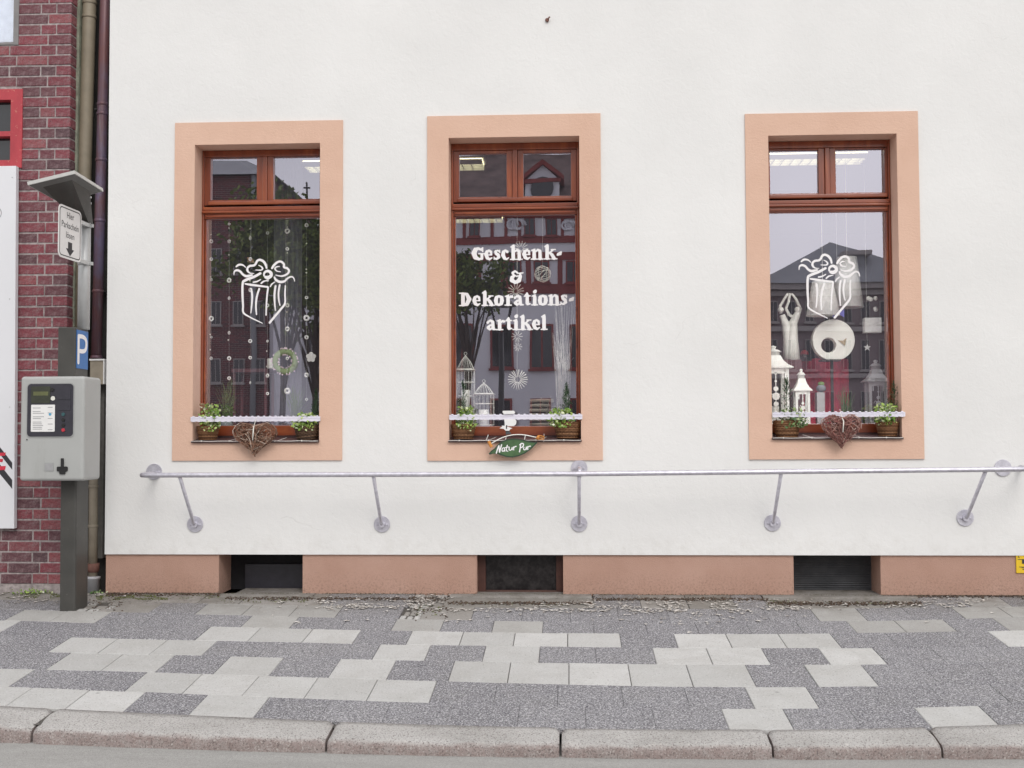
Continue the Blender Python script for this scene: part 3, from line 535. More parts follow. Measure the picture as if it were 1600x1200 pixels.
for wi, w_ in enumerate(WIN):
    x0, x1, z0, z1 = w_['op']; zt, zb, zl, zk = (at(w_['cx'], q, .19).z for q in w_['py']); cxm = (x0+x1)/2+(.012 if wi == 0 else 0); half = (x1-x0)/2
    fo = MB(); fy, fb = .165, .25
    fo.box(x0+.001, x0+.018, fy, fb, z0, z1); fo.box(x1-.018, x1-.001, fy, fb, z0, z1); fo.box(x0+.018, x1-.018, fy, fb, z1-.055, z1-.001); win = fo.build('window', 'wood', house, bevel=.004, label=w_['label'])
    # transom bar: ledge moulding, gap and lower bead
    bar = MB(); zt2 = zb-.045; bar.box(x0+.018, x1-.018, .172, fb, zl+.002, zt2-.013)
    bar.box(x0+.006, x1-.006, .145, .20, zt2-.062, zt2-.044); bar.box(x0+.012, x1-.012, .155, .20, zt2-.042, zt2-.012); bar.box(x0+.03, x1-.03, .160, .2, zl+.012, zl+.030)
    bar.build('transom_bar', 'wood_x', win, bevel=.005)
    g = .066
    MB().box(cxm-.019, cxm+.019, .156, fb, zb-.0395, z1-.055).build('mullion', 'wood', win, bevel=.006)
    for sgn in (-1, 1):
        xi, xo = cxm+sgn*g, cxm+sgn*(g+.371); xe = (x0+.019) if sgn < 0 else (x1-.019); xc = cxm+sgn*.020
        a, b = min(xi, xo), max(xi, xo); sa, sb_ = min(xe, xc), max(xe, xc); s = MB(); y = .172
        s.box(sa, a, y, .22, zb-.040, z1-.057); s.box(b, sb_, y, .22, zb-.040, z1-.057); s.box(a, b, y+.001, .22, zt, z1-.057); s.box(a, b, y+.001, .22, zb-.040, zb)
        sa_o = s.build('transom_sash', 'wood', win, bevel=.004)
        MB().add([(a, .2, zb), (b, .2, zb), (b, .2, zt), (a, .2, zt)], [(0, 1, 2, 3)]).build('transom_pane', 'glass', win)
    rl = MB(); rl.box(cxm-g-.385, cxm+g+.385, .150, .171, zb-.043, zb-.012); rl.build('drip_rail', 'wood_x', win, bevel=.008)
    # fixed lower light
    lo = MB(); lo.box(x0+.019, x1-.019, .176, .24, z0+.045, zk); lo.box(x0+.019, x0+.034, .185, .24, zk, zl); lo.box(x1-.034, x1-.019, .185, .24, zk, zl); lo.build('bottom_rail', 'wood_x', win, bevel=.004)
    MB().add([(x0+.019, .2, zk), (x1-.019, .2, zk), (x1-.019, .2, zl+.012), (x0+.019, .2, zl+.012)], [(0, 1, 2, 3)]).build('pane', 'glass', win)
    # metal sill with turned-down front edge
    zs = at(w_['cx'], w_['sill'], -.035).z; s = MB(); s.add([(x0-.004, -.035, zs-.014), (x1+.004, -.035, zs-.014), (x1+.004, -.035, zs), (x0-.004, -.035, zs), (x0+.002, .18, zs+.028), (x1-.002, .18, zs+.028), (x0-.004, -.03, zs-.014), (x1+.004, -.03, zs-.014)],
       [(0, 1, 2, 3), (3, 2, 5, 4), (1, 0, 6, 7)]); s.box(x0+.002, x1-.002, .178, .2, zs+.0, z0+.05); s.build('window_sill', 'sill_metal', win)
    w_['zs'] = zs
    # scalloped strip in front of the flowers
    sx0, sx1 = at(w_['strip'][0], 650, -.03).x, at(w_['strip'][1], 650, -.03).x; st_, sb = at(w_['cx'], w_['strip'][2], -.03).z, at(w_['cx'], w_['strip'][3], -.03).z
    n = 128; top = []; bot = []
    for i in range(n+1):
        x = sx0+(sx1-sx0)*i/n; ph = abs(math.sin(math.pi*22*i/n)); top.append((x, st_-.002)); bot.append((x, sb-.004*ph))
    s = MB(); s.add([(x, -.033, z) for x, z in top+bot]+[(x, -.029, z) for x, z in top+bot], [(n+1+i, n+2+i, i+1, i) for i in range(n)]+[(2*n+2+i, 2*n+3+i, 3*n+4+i, 3*n+3+i) for i in range(n)]+[(n+2+i, n+1+i, 3*n+3+i, 3*n+4+i) for i in range(n)]+[(i, i+1, 2*n+3+i, 2*n+2+i) for i in range(n)])
    sc_ = s.build('scalloped_strip', 'lace_white', win)
    s = MB()
    for i in range(22): s.ball((sx0+(sx1-sx0)*(i+.5)/22, -.033, st_-.001), .0105, 6, sz=.55, sy=.35)
    s.tube([(sx0, -.035, (st_+sb)/2+.003), (sx1, -.035, (st_+sb)/2+.003)], .0012, 6)
    for i in range(44): s.ball((sx0+(sx1-sx0)*(i+.5)/44, -.033, (st_+sb)/2-.007), .003, 4)
    s.build('lace_relief', 'lace_white', win)
    for xx in (sx0+.004, sx1-.010): MB().box(xx, xx+.006, -.0285, -.015, sb+.004, st_-.006).build('strip_bracket', 'white_paint', win)
    c = MB(); pts = [(x0-.002+(x1-x0)*i/24, -.043, zs-.001+.0012*math.sin(i*1.3)) for i in range(25)]; c.tube(pts, .0028, 6)
    for f in (.08, .30, .5, .66, .87): c.ball((x0+(x1-x0)*f, -.044, zs), .0065, 6)
    for f in (.30, .68):
        xx = x0+(x1-x0)*f; c.tube([(xx, -.044, zs), (xx+.03*(1 if wi < 2 else -1), -.03, zs+.012), (xx+.06*(1 if wi < 2 else -1), -.0, zs+.025)], .0016, 5)
    c.build('sill_cord', 'cord', win)
    w_['win'] = win
# lettering on the middle pane
YL = .1975
st = word('Geschenk-', [215, 373, 486, 588, 698, 848, 960, 1122, 1280], (257, 250), 0, YL)+word('&', [693, 693.1], (549, 549), 0, YL)
st += word('Dekorations-', [58, 224, 343, 497, 633, 738, 867, 966, 1046, 1172, 1322, 1432], (832, 818), 0, YL)+word('artikel', [398, 528, 636, 733, 818, 968, 1083], (1138, 1124), 0, YL)
v2, f2 = stroke_sheet(st, .0011)
MB().add([(x, YL, z) for x, z in v2], f2).build('lettering', 'white_vinyl', WIN[1]['win'])
GIFT = [[(100,235,12),(140,205,16),(190,203,14),(230,220,10),(258,248,7)], [(60,375,5),(68,320,12),(110,298,17),(165,315,17),(215,370,17),(270,398,20),(320,390,18),(370,378,12)],
 [(400,352,5),(330,345,10),(292,305,17),(292,260,17),(330,225,17),(400,215,17),(435,180,17),(455,140,17),(500,120,18),(560,145,19),(600,200,18),(615,258,14)],
 [(480,212,5),(525,235,10),(548,270,13),(520,295,10),(432,293,6)], [(710,262,16),(740,215,18),(800,160,17),(860,150,17),(910,190,17),(915,245,17),(970,265,17),(1000,310,16),(970,360,16),(900,393,14),(840,395,10),(770,378,6)],
 [(835,232,6),(785,240,10),(760,270,12),(790,310,9),(860,325,5)], [(572,390,12),(580,340,17),(630,310,20),(685,335,24),(695,385,24),(650,420,28),(600,415,22)],
 [(750,415,12),(775,460,18),(840,495,20),(920,485,17),(970,440,14),(1030,408,12),(1075,425,10),(1095,485,6)],
 [(510,350,18),(400,410,20),(250,470,20),(210,520,18),(205,700,17),(215,900,15),(222,1020,14),(330,1095,11),(450,1155,9),(545,1200,6)],
 [(255,530,12),(350,545,17),(480,562,16),(600,578,14),(640,590,14),(630,680,13),(615,850,12),(608,1060,10)], [(355,615,14),(372,740,15),(362,900,12),(350,1025,7)],
 [(490,615,15),(450,750,15),(435,900,14),(445,1050,10)], [(770,565,14),(752,700,15),(755,850,13),(768,985,8)], [(840,548,14),(820,680,14),(825,800,12),(845,895,8)],
 [(935,560,8),(930,700,12),(930,860,14),(860,960,17),(760,1080,17),(670,1190,17)], [(515,455,8),(450,490,12),(390,500,10)], [(640,470,6),(570,485,12),(525,520,12)], [(760,495,6),(710,530,11),(680,575,10)]]
for wi, (dx, dy) in ((0, (0, 0)), (2, (883, -8))):
    st = []
    for s in GIFT:
        s = smooth_pts(s); q = []
        for a, b, r in s: p = at(360+dx+a/10.909, 395+dy+b/10.909, YL); q.append((p.x, p.z, r*1.12/10.909/201))
        st.append(q)
    v2, f2 = stroke_sheet(st, .0011); MB().add([(x, YL, z) for x, z in v2], f2).build('gift_drawing', 'white_vinyl', WIN[wi]['win'])
# shop room behind the windows
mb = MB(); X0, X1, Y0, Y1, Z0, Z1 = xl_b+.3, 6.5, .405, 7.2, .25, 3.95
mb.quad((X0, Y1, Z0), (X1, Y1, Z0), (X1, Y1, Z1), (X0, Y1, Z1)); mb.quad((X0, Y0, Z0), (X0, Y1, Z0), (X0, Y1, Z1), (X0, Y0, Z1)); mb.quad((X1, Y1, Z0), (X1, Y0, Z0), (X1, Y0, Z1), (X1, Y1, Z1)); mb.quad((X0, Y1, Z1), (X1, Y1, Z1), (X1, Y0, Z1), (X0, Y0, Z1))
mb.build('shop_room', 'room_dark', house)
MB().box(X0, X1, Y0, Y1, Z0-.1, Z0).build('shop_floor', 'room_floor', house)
MB().box(xl_b+.01, 7, 7.3, 7.6, -.2, 6.2).build('back_wall', 'plaster', house); MB().box(xl_b+.06, 7, .41, 7.6, 6.2, 6.35).build('roof', 'far_roof', house)
for a in (.41,): MB().box(xl_b+.06, xl_b+.25, a, 7.3, -.2, 6.2).build('side_wall', 'plaster', house); MB().box(6.7, 7, a, 7.3, -.2, 6.2).build('side_wall', 'plaster', house)
SHZ = 1.235
for w_ in WIN:
    s = MB().box(w_['op'][0]-.15, w_['op'][1]+.15, .27, 1.05, SHZ-.04, SHZ); s.build('display_shelf', 'shelf', house)
# ================================================================== HANDRAIL
RY = -.36
p = at(905, 740.5, RY); rt = thing('handrail', (p.x, 0, p.z), 'long galvanised handrail on slanting struts running along the whole white wall', 'handrail')
xl, xr = at(218, 743.5, RY).x, 3.34
zc = p.z; zlw = at(240, 742.5, RY).z; zrw = at(1590, 733, RY).z
def rz(x): return zlw+(zc-zlw)*(x-xl)/(p.x-xl) if x < p.x else zc+(zrw-zc)*(x-p.x)/(3.26-p.x)
pts = [(xl, -.01, rz(xl)), (xl, RY+.06, rz(xl)), (xl+.012, RY+.02, rz(xl)), (xl+.05, RY, rz(xl))]+[(xl+.05+(xr-xl-.1)*i/16, RY, rz(xl+(xr-xl)*i/16)) for i in range(1, 17)]+[(xr-.012, RY+.02, rz(xr)), (xr, RY+.06, rz(xr)), (xr, -.01, rz(xr))]
MB().tube(pts, .0185, 14).build('rail_tube', 'galv', rt)
def flange(px, py):
    c = at(px, py, -.004); f = MB(); f.lathe([(.060, -.007), (.062, -.004), (.062, .004)][::-1] if 0 else [(.0605, -.008), (.062, -.006), (.062, .003)], c, 28, 'y', smooth=False)
    o = f.build('flange', 'galv', rt)
    for sx in (-.035, .035): b = MB(); b.lathe([(.008, -.016), (.009, -.010), (.009, -.006)], (c.x+sx, -.004, c.z-.003), 6, 'y', smooth=False); b.lathe([(.004, -.022), (.004, -.012)], (c.x+sx, -.004, c.z-.003), 8, 'y'); b.build('bolt', 'galv', o)
    return c
c = flange(241, 737); c = flange(905, 731); MB().tube([(c.x, -.01, c.z), (c.x, RY+.05, c.z-.004), (c.x, RY+.01, rz(c.x)+.008)], .014, 10).build('wall_bracket', 'galv', rt); c = flange(1567, 731)
for (a, b), (c_, d) in zip([(280,746), (583,746), (905,746), (1221,744), (1541,739)], [(305,819), (597,819), (905,818), (1207,817), (1508,809)]):
    c = flange(c_, d); t = at(a, b, RY)
    MB().tube([(c.x, -.008, c.z-.004), (c.x, -.022, c.z-.002), (c.x+(t.x-c.x)*.15, -.045, c.z+.02), (t.x, RY+.012, rz(t.x)-.012)], .0135, 10).build('strut', 'galv', rt)
    MB().lathe([(.022, -.03), (.024, -.018), (.024, 0)], (c.x, -.004, c.z-.003), 14, 'y').build('collar', 'galv', rt)

# ================================================================== SILL DECORATION
def leafq(mb, c, L, Wd, rs):
    """a pointed leaf of four triangles, folded along its rib"""
    d = Vector((rs.gauss(0, 1), rs.gauss(0, 1)-.3, rs.gauss(.2, .8))).normalized(); n = Vector((rs.gauss(0, 1), rs.gauss(-1, .6), rs.gauss(.6, .6))); n = (n-d*n.dot(d)).normalized(); s = d.cross(n)
    c = Vector(c); a = c-d*L*.5; e = c+d*L*.5; m = c-n*L*.10
    mb.add([a, m+s*Wd*.5-d*L*.1, c+s*Wd*.30+d*L*.18, e, c-s*Wd*.30+d*L*.18, m-s*Wd*.5-d*L*.1], [(0, 1, 2, 3), (0, 3, 4, 5)])
def basket(px0, px1, pyr, pyb, label, fol, con, mat, wi, oval=.8, stems=0, y=.055, fm='ivy', tilt=0):
    """wicker basket with plants; fol / con: pixel boxes of the trailing leaves and the small conifer"""
    a, b = at(px0, pyr, y), at(px1, pyr, y); zb = at((px0+px1)/2, pyb, y).z; cx = (a.x+b.x)/2; R = (b.x-a.x)/2; H = a.z-zb; rs = random.Random(int(px0))
    t = thing('plant_basket', (cx, y, zb), label, 'plant basket', 'plant baskets on the window sills'); bk = MB(); nr = 9; ns = 18
    for k in range(nr):
        h = H*(k+.5)/nr; r = R*(.76+.24*k/(nr-1)); pts = []
        for i in range(37):
            q = 2*math.pi*i/36; rr = r+.0045*(1 if (i+k) % 2 else -1); pts.append((cx+rr*math.cos(q), y+rr*oval*math.sin(q), zb+h+tilt*rr*math.cos(q)+rs.uniform(-.001, .001)))
        bk.tube(pts, H/nr*.55, 5, caps=False)
    body = bk.build('wicker_weave', mat, t)
    s = MB()
    for i in range(ns): q = 2*math.pi*i/ns; s.tube([(cx+R*.75*math.cos(q), y+R*.75*oval*math.sin(q), zb), (cx+R*1.0*math.cos(q), y+R*oval*math.sin(q), zb+H)], .0022, 5)
    s.lathe([(R*.70, .0), (R*.70, H*.8)], (cx, y, zb+.002), 20, squash=oval)
    for ph in (0, .5):
        pts = [(cx+R*1.03*math.cos(q), y+R*1.03*oval*math.sin(q), zb+H+tilt*R*math.cos(q)+.003*math.sin(q*9+ph*math.pi*2)) for q in (2*math.pi*i/48 for i in range(49))]; s.tube(pts, .004, 5, caps=False)
    s.build('basket_rim', mat, t)
    so = MB(); so.lathe([(R*.9, 0), (R*.5, .006), (1e-5, .009)], (cx, y, zb+H*.88), 18, squash=oval); so.build('soil', 'soil', t)
    fx0, fx1, fy0, fy1 = fol; p0, p1 = at(fx0, fy1, y-.03), at(fx1, fy0, y-.03); mb = MB(); N = 330
    for i in range(N):
        u = rs.betavariate(1.3, 1.7); q = rs.betavariate(1.7, 1.7); x = p0.x+(p1.x-p0.x)*q; z = p0.z+(p1.z-p0.z)*u
        if (q-.5)**2*3.2+(u-.45)**2*2.2 > .75: continue
        yy = y-.02+rs.uniform(-.075, .06)
        leafq(mb, (x, yy, z), rs.uniform(.018, .034), rs.uniform(.015, .028), rs)
    mb.build('leaves', fm, t)
    st = MB()
    for i in range(12): q = rs.uniform(0, 6.28); st.tube([(cx+R*.3*math.cos(q), y+R*.2*math.sin(q), zb+H*.8), (p0.x+(p1.x-p0.x)*rs.random(), y-.02+rs.uniform(-.04, .03), p0.z+(p1.z-p0.z)*rs.random())], .0016, 4)
    st.build('stems', 'chive', t)
    if con:
        cx0, cx1, cy0, cy1 = con; p0, p1 = at(cx0, cy1, y+.04), at(cx1, cy0, y+.04); xc = (p0.x+p1.x)/2; mb = MB(); H2 = p1.z-p0.z; Rr = (p1.x-p0.x)/2; z0 = zb+H*.8
        for i in range(75):
            h = rs.random(); zz = p0.z+H2*h; rr = Rr*(1-h)**.7*.9; q = rs.uniform(0, 6.28); base = Vector((xc+rr*.25*math.cos(q), y+.035+rr*.2*math.sin(q), zz-.01)); tip = Vector((xc+rr*math.cos(q), y+.035+rr*.8*math.sin(q), zz+.028))
            for j in range(9):
                c = base.lerp(tip, j/8); d = Vector((rs.gauss(0, 1), rs.gauss(0, 1), rs.gauss(.8, .6))).normalized()*.013; s2 = Vector((rs.gauss(0, 1), rs.gauss(0, 1), rs.gauss(0, 1))).normalized()*.0032
                mb.add([c-s2, c+s2, c+d], [(0, 1, 2)])
        mb.tube([(xc, y+.035, z0), (xc, y+.035, p0.z+H2*.95)], .002, 5); mb.build('small_conifer', 'conifer', t)
    if stems:
        mb = MB()
        for i in range(stems):
            x = cx+rs.uniform(-.05, .03); pts = [(x, y, zb+H)]; 
            for j in range(5): pts.append((pts[-1][0]+rs.uniform(-.018, .018), y, pts[-1][2]+.035))
            mb.tube(pts, .0022, 4); mb.ball(pts[-1], .007, 5)
        mb.build('dry_stalks', 'dry_stem', t)
basket(309, 341, 667, 687.5, 'narrow wicker basket with bright yellow-green leaves and dry stalks on the left sill', (312, 346, 628, 674), None, 'wicker', 0, stems=6)
basket(462, 499, 667, 688, 'dark tilted wicker basket with yellowish leaves at the right end of the left sill', (456, 497, 642, 672), (482, 506, 612, 660), 'dark_wicker', 0, tilt=.12)
basket(706, 742, 664, 686, 'basket with ivy under a dark little conifer left of the green leaf sign', (711, 745, 632, 674), (710, 738, 598, 655), 'wicker', 1)
basket(867, 907, 660, 685, 'wide basket with ivy and a thin conifer right of the green leaf sign', (855, 898, 636, 668), (872, 898, 603, 655), 'wicker', 1, oval=.7)
basket(1209, 1249, 658, 684, 'wide brown basket with trailing ivy before the white lanterns', (1216, 1263, 636, 668), (1214, 1244, 592, 650), 'wicker', 2, oval=.75, fm='ivy_white')
basket(1370, 1403, 660, 682, 'small brown basket with ivy and a bushy conifer right of the reddish heart', (1365, 1403, 628, 664), (1380, 1413, 600, 655), 'wicker', 2)
# white ghostly gravel bag beside the first basket left out; twig hearts
def heart(px0, px1, pyt, pyb, label, mat, seed, N=520):
    rs = random.Random(seed); a, b = at(px0, pyt, -.09), at(px1, pyb, -.09); cx = (a.x+b.x)/2; W = (b.x-a.x)/2*1.10; H = (a.z-b.z)*1.02; yc = -.085
    t = thing('twig_heart', (cx, yc, b.z), label, 'heart ornament', 'twig hearts hanging over the sills')
    def hp(q, s): x = math.sin(q)**3; z = (13*math.cos(q)-5*math.cos(2*q)-2*math.cos(3*q)-math.cos(4*q))/17; return cx+W*x*s*.98, b.z+H*.54+H*.50*z*s
    mb = MB()
    for i in range(N):
        k = 6; pts = []
        if i % 5 < 2:                                     # twigs wound round the rim
            s = rs.uniform(.72, 1); q0 = rs.uniform(0, 6.28); dq = rs.uniform(.4, 1.1)*rs.choice((-1, 1)); s1 = min(1.0, s+rs.uniform(-.25, .2)); y0, y1 = yc+rs.uniform(-.03, .03), yc+rs.uniform(-.03, .03)
            for j in range(k+1): u = j/k; x, z = hp(q0+dq*u, s+(s1-s)*u); pts.append((x+rs.uniform(-.004, .004), y0+(y1-y0)*u, z+rs.uniform(-.004, .004)))
        else:                                             # short crooked pieces stuffed across
            x0_, z0_ = hp(rs.uniform(0, 6.28), .95*math.sqrt(rs.random())); x1_, z1_ = hp(rs.uniform(0, 6.28), .97*math.sqrt(rs.random())); D_ = math.hypot(x1_-x0_, z1_-z0_)+1e-6; f_ = min(1, .12/D_); x1_, z1_ = x0_+(x1_-x0_)*f_, z0_+(z1_-z0_)*f_
            y0, y1 = yc+rs.uniform(-.045, .03), yc+rs.uniform(-.045, .03); bw_ = rs.uniform(-.02, .02)
            for j in range(k+1): u = j/k; o_ = bw_*math.sin(math.pi*u); pts.append((x0_+(x1_-x0_)*u+o_, y0+(y1-y0)*u-abs(o_)*.6, z0_+(z1_-z0_)*u+o_*.7+rs.uniform(-.002, .002)))
        mb.tube(pts, rs.uniform(.0013, .0027), 4)
    for i in range(26):
        q = rs.uniform(0, 6.28); x, z = hp(q, rs.uniform(.6, 1)); d = Vector((rs.gauss(0, 1), rs.gauss(-.3, .6), rs.gauss(0, 1))).normalized()*rs.uniform(.02, .045); mb.tube([(x, yc, z), (x+d.x, yc+d.y, z+d.z)], .0013, 4)
    mb.build('twig_tangle', mat, t)
    l = MB(); l.tube([(cx, yc-.03, b.z+H*.80), (cx+.004, yc-.058, b.z+H*.72), (cx-.002, yc-.055, b.z+H*.45)], .0042, 6); l.tube([(cx, yc-.03, b.z+H*.80), (cx, yc+.04, a.z+.012)], .002, 5); l.build('hanging_loop', 'straw', t)
heart(366, 430, 655, 716, 'brown twig heart hanging below the left window with ring garlands', 'twigs', 3)
heart(1285, 1345, 642, 704, 'reddish looser twig heart hanging below the right window with white lanterns', 'red_twigs', 5, 380)
# green leaf sign
def lz(x, y): p = at(750+x/14.55, 640+y/14.55, -.07); return p.x, p.z
t0 = lz(760, 880); ls = thing('leaf_sign', (t0[0], -.06, t0[1]), 'green leaf-shaped wooden sign with white painted words hanging from a white twig bow', 'sign')
O = [(195,1000),(250,940),(330,880),(400,800),(500,720),(620,672),(760,655),(900,668),(1050,700),(1180,732),(1310,742),(1240,825),(1150,910),(1020,1000),(880,1060),(740,1090),(600,1080),(480,1042),(400,1008),(300,1005),(220,1025)]
mb = MB(); mb.prism([lz(*q) for q in reversed(O)][::1] if False else [lz(*q) for q in O][::-1], -.075, -.063); mb.build('leaf_board', 'leaf_board', ls, bevel=.002)
cxo, cyo = 750, 870
inn = [((x-cxo)*.90+cxo, (y-cyo)*.86+cyo) for x, y in O]; mb = MB(); n = len(O)
mb.add([(lz(*q)[0], -.0755, lz(*q)[1]) for q in O]+[(lz(*q)[0], -.0758, lz(*q)[1]) for q in inn], [(i, (i+1) % n, (i+1) % n+n, i+n) for i in range(n)]); mb.build('dark_border', 'leaf_edge', ls)
NP = [[(372,990,13),(400,900,14),(430,822,15)], [(430,822,14),(440,900,14),(447,965,15)], [(447,965,13),(470,880,13),(492,800,14)],
 [(562,875,11),(525,872,10),(500,915,11),(520,950,11),(552,925,11),(562,880,11)], [(562,880,11),(566,950,10)], [(622,812,12),(600,900,11),(606,938,11),(636,944,10)], [(572,862,9),(664,848,9)],
 [(668,862,11),(662,905,11),(690,925,11),(720,900,11),(732,860,10)], [(732,860,10),(738,915,10)], [(762,850,11),(768,918,11)], [(766,880,10),(790,845,11),(822,836,13)],
 [(900,960,13),(915,870,13),(928,785,13)], [(905,800,12),(950,768,13),(990,785,13),(975,840,12),(920,872,11)], [(998,858,11),(992,900,11),(1018,915,11),(1044,890,11),(1054,850,10)], [(1054,850,10),(1060,905,10)], [(1080,842,11),(1088,908,11)], [(1086,870,10),(1108,838,11),(1146,832,13)]]
st = [[(lz(x, y)[0], lz(x, y)[1], r/14.55/207) for x, y, r in smooth_pts(s)] for s in NP]
v2, f2 = stroke_sheet(st, .0009); MB().add([(x, -.0772, z) for x, z in v2], f2).build('painted_words', 'white_vinyl', ls)
def arc(pts, y, r, nm, mt, par=None, n=6): MB().tube([(lz(*q[:2])[0], y, lz(*q[:2])[1]) for q in smooth_pts([(a, b, 0) for a, b in pts])], r, n).build(nm, mt, par or ls)
arc([(255,775),(400,690),(560,620),(720,580),(880,568),(1050,582),(1200,615),(1290,632)], -.085, .0042, 'white_bow_stick', 'wire_white')
arc([(200,715),(235,790),(268,855)], -.085, .0125, 'wooden_end', 'orange_wood', n=10); arc([(1288,620),(1338,655)], -.085, .0155, 'wooden_end', 'orange_wood', n=10)
for a, b in (((1320,590),(1465,615)), ((1330,640),(1470,655)), ((1320,680),(1450,685))): arc([a, ((a[0]+b[0])/2, (a[1]+b[1])/2-4), b], -.085, .0045, 'prong', 'orange_wood')
arc([(190,570),(165,640),(140,700)], -.075, .003, 'tie', 'cord'); arc([(1035,590),(1020,640),(1015,685)], -.082, .0042, 'tie', 'cord'); arc([(1455,550),(1458,640),(1450,740)], -.075, .0018, 'tie', 'cord'); arc([(600,610),(590,650),(580,690)], -.082, .003, 'tie', 'cord')
# white bird ornament clipped to the sill of the middle window
def sh(pts, y0, y1, nm, mt, par): MB().prism([(lambda p: (p.x, p.z))(at(750+x/14.55, 640+y/14.55, y0)) for x, y in pts][::-1], y0, y1).build(nm, mt, par, bevel=.0015)
q = at(793, 678, -.03); wb = thing('white_bird_ornament', (q.x, -.05, q.z), 'white cut-out bird ornament on a grey peg at the middle of the window with lettering', 'ornament')
sh([(515,28),(770,25),(800,60),(775,100),(540,105),(510,60)], -.048, -.040, 'upper_wing', 'white_paint', wb); sh([(545,215),(800,222),(830,260),(820,330),(770,375),(560,375),(560,300)], -.050, -.040, 'body', 'white_paint', wb)
sh([(440,425),(510,385),(490,365),(560,368),(640,395),(740,425),(690,445),(660,485),(580,482),(540,440)], -.060, -.050, 'small_bird', 'white_paint', wb); sh([(580,480),(660,480),(715,555),(590,570)], -.052, -.040, 'peg', 'cellar_grey', wb); sh([(530,100),(790,100),(800,222),(545,218)], -.0275, -.0255, 'back_plate', 'white_paint', wb); sh([(590,355),(620,355),(612,440),(592,440)], -.0625, -.0605, 'black_pin', 'black', wb)

# ================================================================== THINGS IN THE SHOP WINDOWS
YI = .42
def A(px, py, y=YI): return at(px, py, y)
# ring garlands
GX = {330: [(377,3),(405,3),(437,3),(498,4.2),(527,2),(560,2.5)], 358: [(350,2.5),(377,3),(438,3.5),(466,3),(520,2.5),(560,3),(591,3)], 391: [(372,3),(405,3),(453,3),(533,3.4),(559,3.4),(598,3)],
      418: [(364,3),(438,2.4),(477,3),(533,3),(587,3.8),(615,3)], 449: [(361,5),(389,4),(477,4.5),(514,4),(560,3),(611,5)], 479: [(352,3),(465,3),(497,4.5),(527,3.5),(586,3.5),(624,3)]}
GN = {330: 'beside the left frame', 358: 'second from the left frame, before the tall pot plant', 391: 'in the middle of the window, between the long ones', 418: 'behind the gift drawing, reaching down past the white candle', 449: 'with the largest rings, hanging past the round wreath', 479: 'at the right end, beside the white flower'}
for x, L in GX.items():
    top = A(x, 338); b = A(x, L[-1][0]+4); t = thing('ring_garland', (top.x, YI, b.z), 'thread of white shell rings '+GN[x], 'garland', 'ring garlands in the left window')
    MB().tube([(top.x, YI, 3.0), (b.x, YI, b.z)], .0004, 4).build('thread', 'wire_white', t)
    for py, r in L:
        c = A(x, py); R = r*.0048*rng.uniform(.75, 1.2); mb = MB(); yaw = rng.uniform(-.8, .8)
        pts = [(c.x+R*.72*math.cos(q)*math.cos(yaw), YI+R*.72*math.cos(q)*math.sin(yaw), c.z+R*.72*math.sin(q)) for q in (2*math.pi*i/14 for i in range(15))]; mb.tube(pts, R*.36, 6, caps=False); mb.build('shell_ring', 'white_paint', t)
    for k in range(4):
        zz = b.z+(2.9-b.z)*rng.random(); MB().ball((top.x, YI, zz), .006, 5).build('bead', 'straw', t)
# wreath
c = A(446, 565, .5); t = thing('wreath', (c.x, .5, c.z-.1), 'round green wreath edged with pale pink beads', 'wreath')
MB().tube([(c.x+.082*math.cos(q), .5, c.z+.082*math.sin(q)) for q in (2*math.pi*i/28 for i in range(29))], .026, 10, caps=False).build('moss_ring', 'wreath_green', t)
mb = MB()
for i in range(70):
    q = rng.uniform(0, 6.28); r = rng.choice((.110, .104, .054)); mb.ball((c.x+r*math.cos(q), .485+rng.uniform(-.01, .01), c.z+r*math.sin(q)), .0065, 5)
mb.build('beads', 'pink', t); MB().tube([(c.x, .5, c.z+.1), (c.x, .5, 3.0)], .001, 4).build('thread', 'wire_white', t)
c = A(486, 558, .46); mb = MB()
for i in range(5):
    q = 2*math.pi*i/5+.3; mb.lathe([(.018, -.003), (.018, .003)], (c.x+.024*math.cos(q), .46, c.z+.024*math.sin(q)), 12, 'y', smooth=False)
mb.lathe([(.014, -.0055), (.014, .0055)], (c.x, .46, c.z), 12, 'y', smooth=False); tag(own(mb.build('felt_flower', 'fabric_white')), 'pale five-petal felt flower hanging right of the round wreath', 'ornament')
def potplant(px, pyt, pyb, n, w, label, mt, potm, y=.55, pr=.05, ph=.09):
    a = A(px, pyt, y); z0 = SHZ; b = A(px, pyb, y); t = thing('pot_plant', (b.x, y, z0), label, 'plant'); MB().lathe([(pr*.7, 0), (pr, ph), (pr*.9, ph)], (b.x, y, z0+.001), 16).build('pot', potm, t); mb = MB(); rs = random.Random(int(px))
    for i in range(n):
        x = b.x+rs.gauss(0, w*.4); xt = b.x+rs.gauss(0, w); zt = z0+ph+(a.z-z0-ph)*rs.uniform(.45, 1); yy = y+rs.uniform(-.03, .03); mb.tube([(x, yy, z0+ph*.8), ((x*2+xt)/3, yy, (z0+ph+zt)/2), (xt, yy+rs.uniform(-.04, .04), zt)], [.0022, .002, .0008], 4)
    mb.build('blades', mt, t)
potplant(356, 590, 655, 70, .045, 'tall grassy green pot plant behind the left pane', 'chive', 'black')
potplant(462, 600, 655, 60, .05, 'thin upright grass in a pot below the round wreath', 'chive', 'cellar_grey', .62)
c = A(353, 640, .4); tag(own(MB().ball((c.x, .4, SHZ+.055), .055, 12, sz=.95).build('stone_ball', 'stone_ball')), 'mottled blue-grey stone ball at the foot of the grassy pot plant', 'ornament')
a, b = A(366, 577, .9), A(422, 592, .9); t = thing('red_side_table', ((a.x+b.x)/2, .95, SHZ-.04), 'dark red side table half hidden in the left window', 'table')
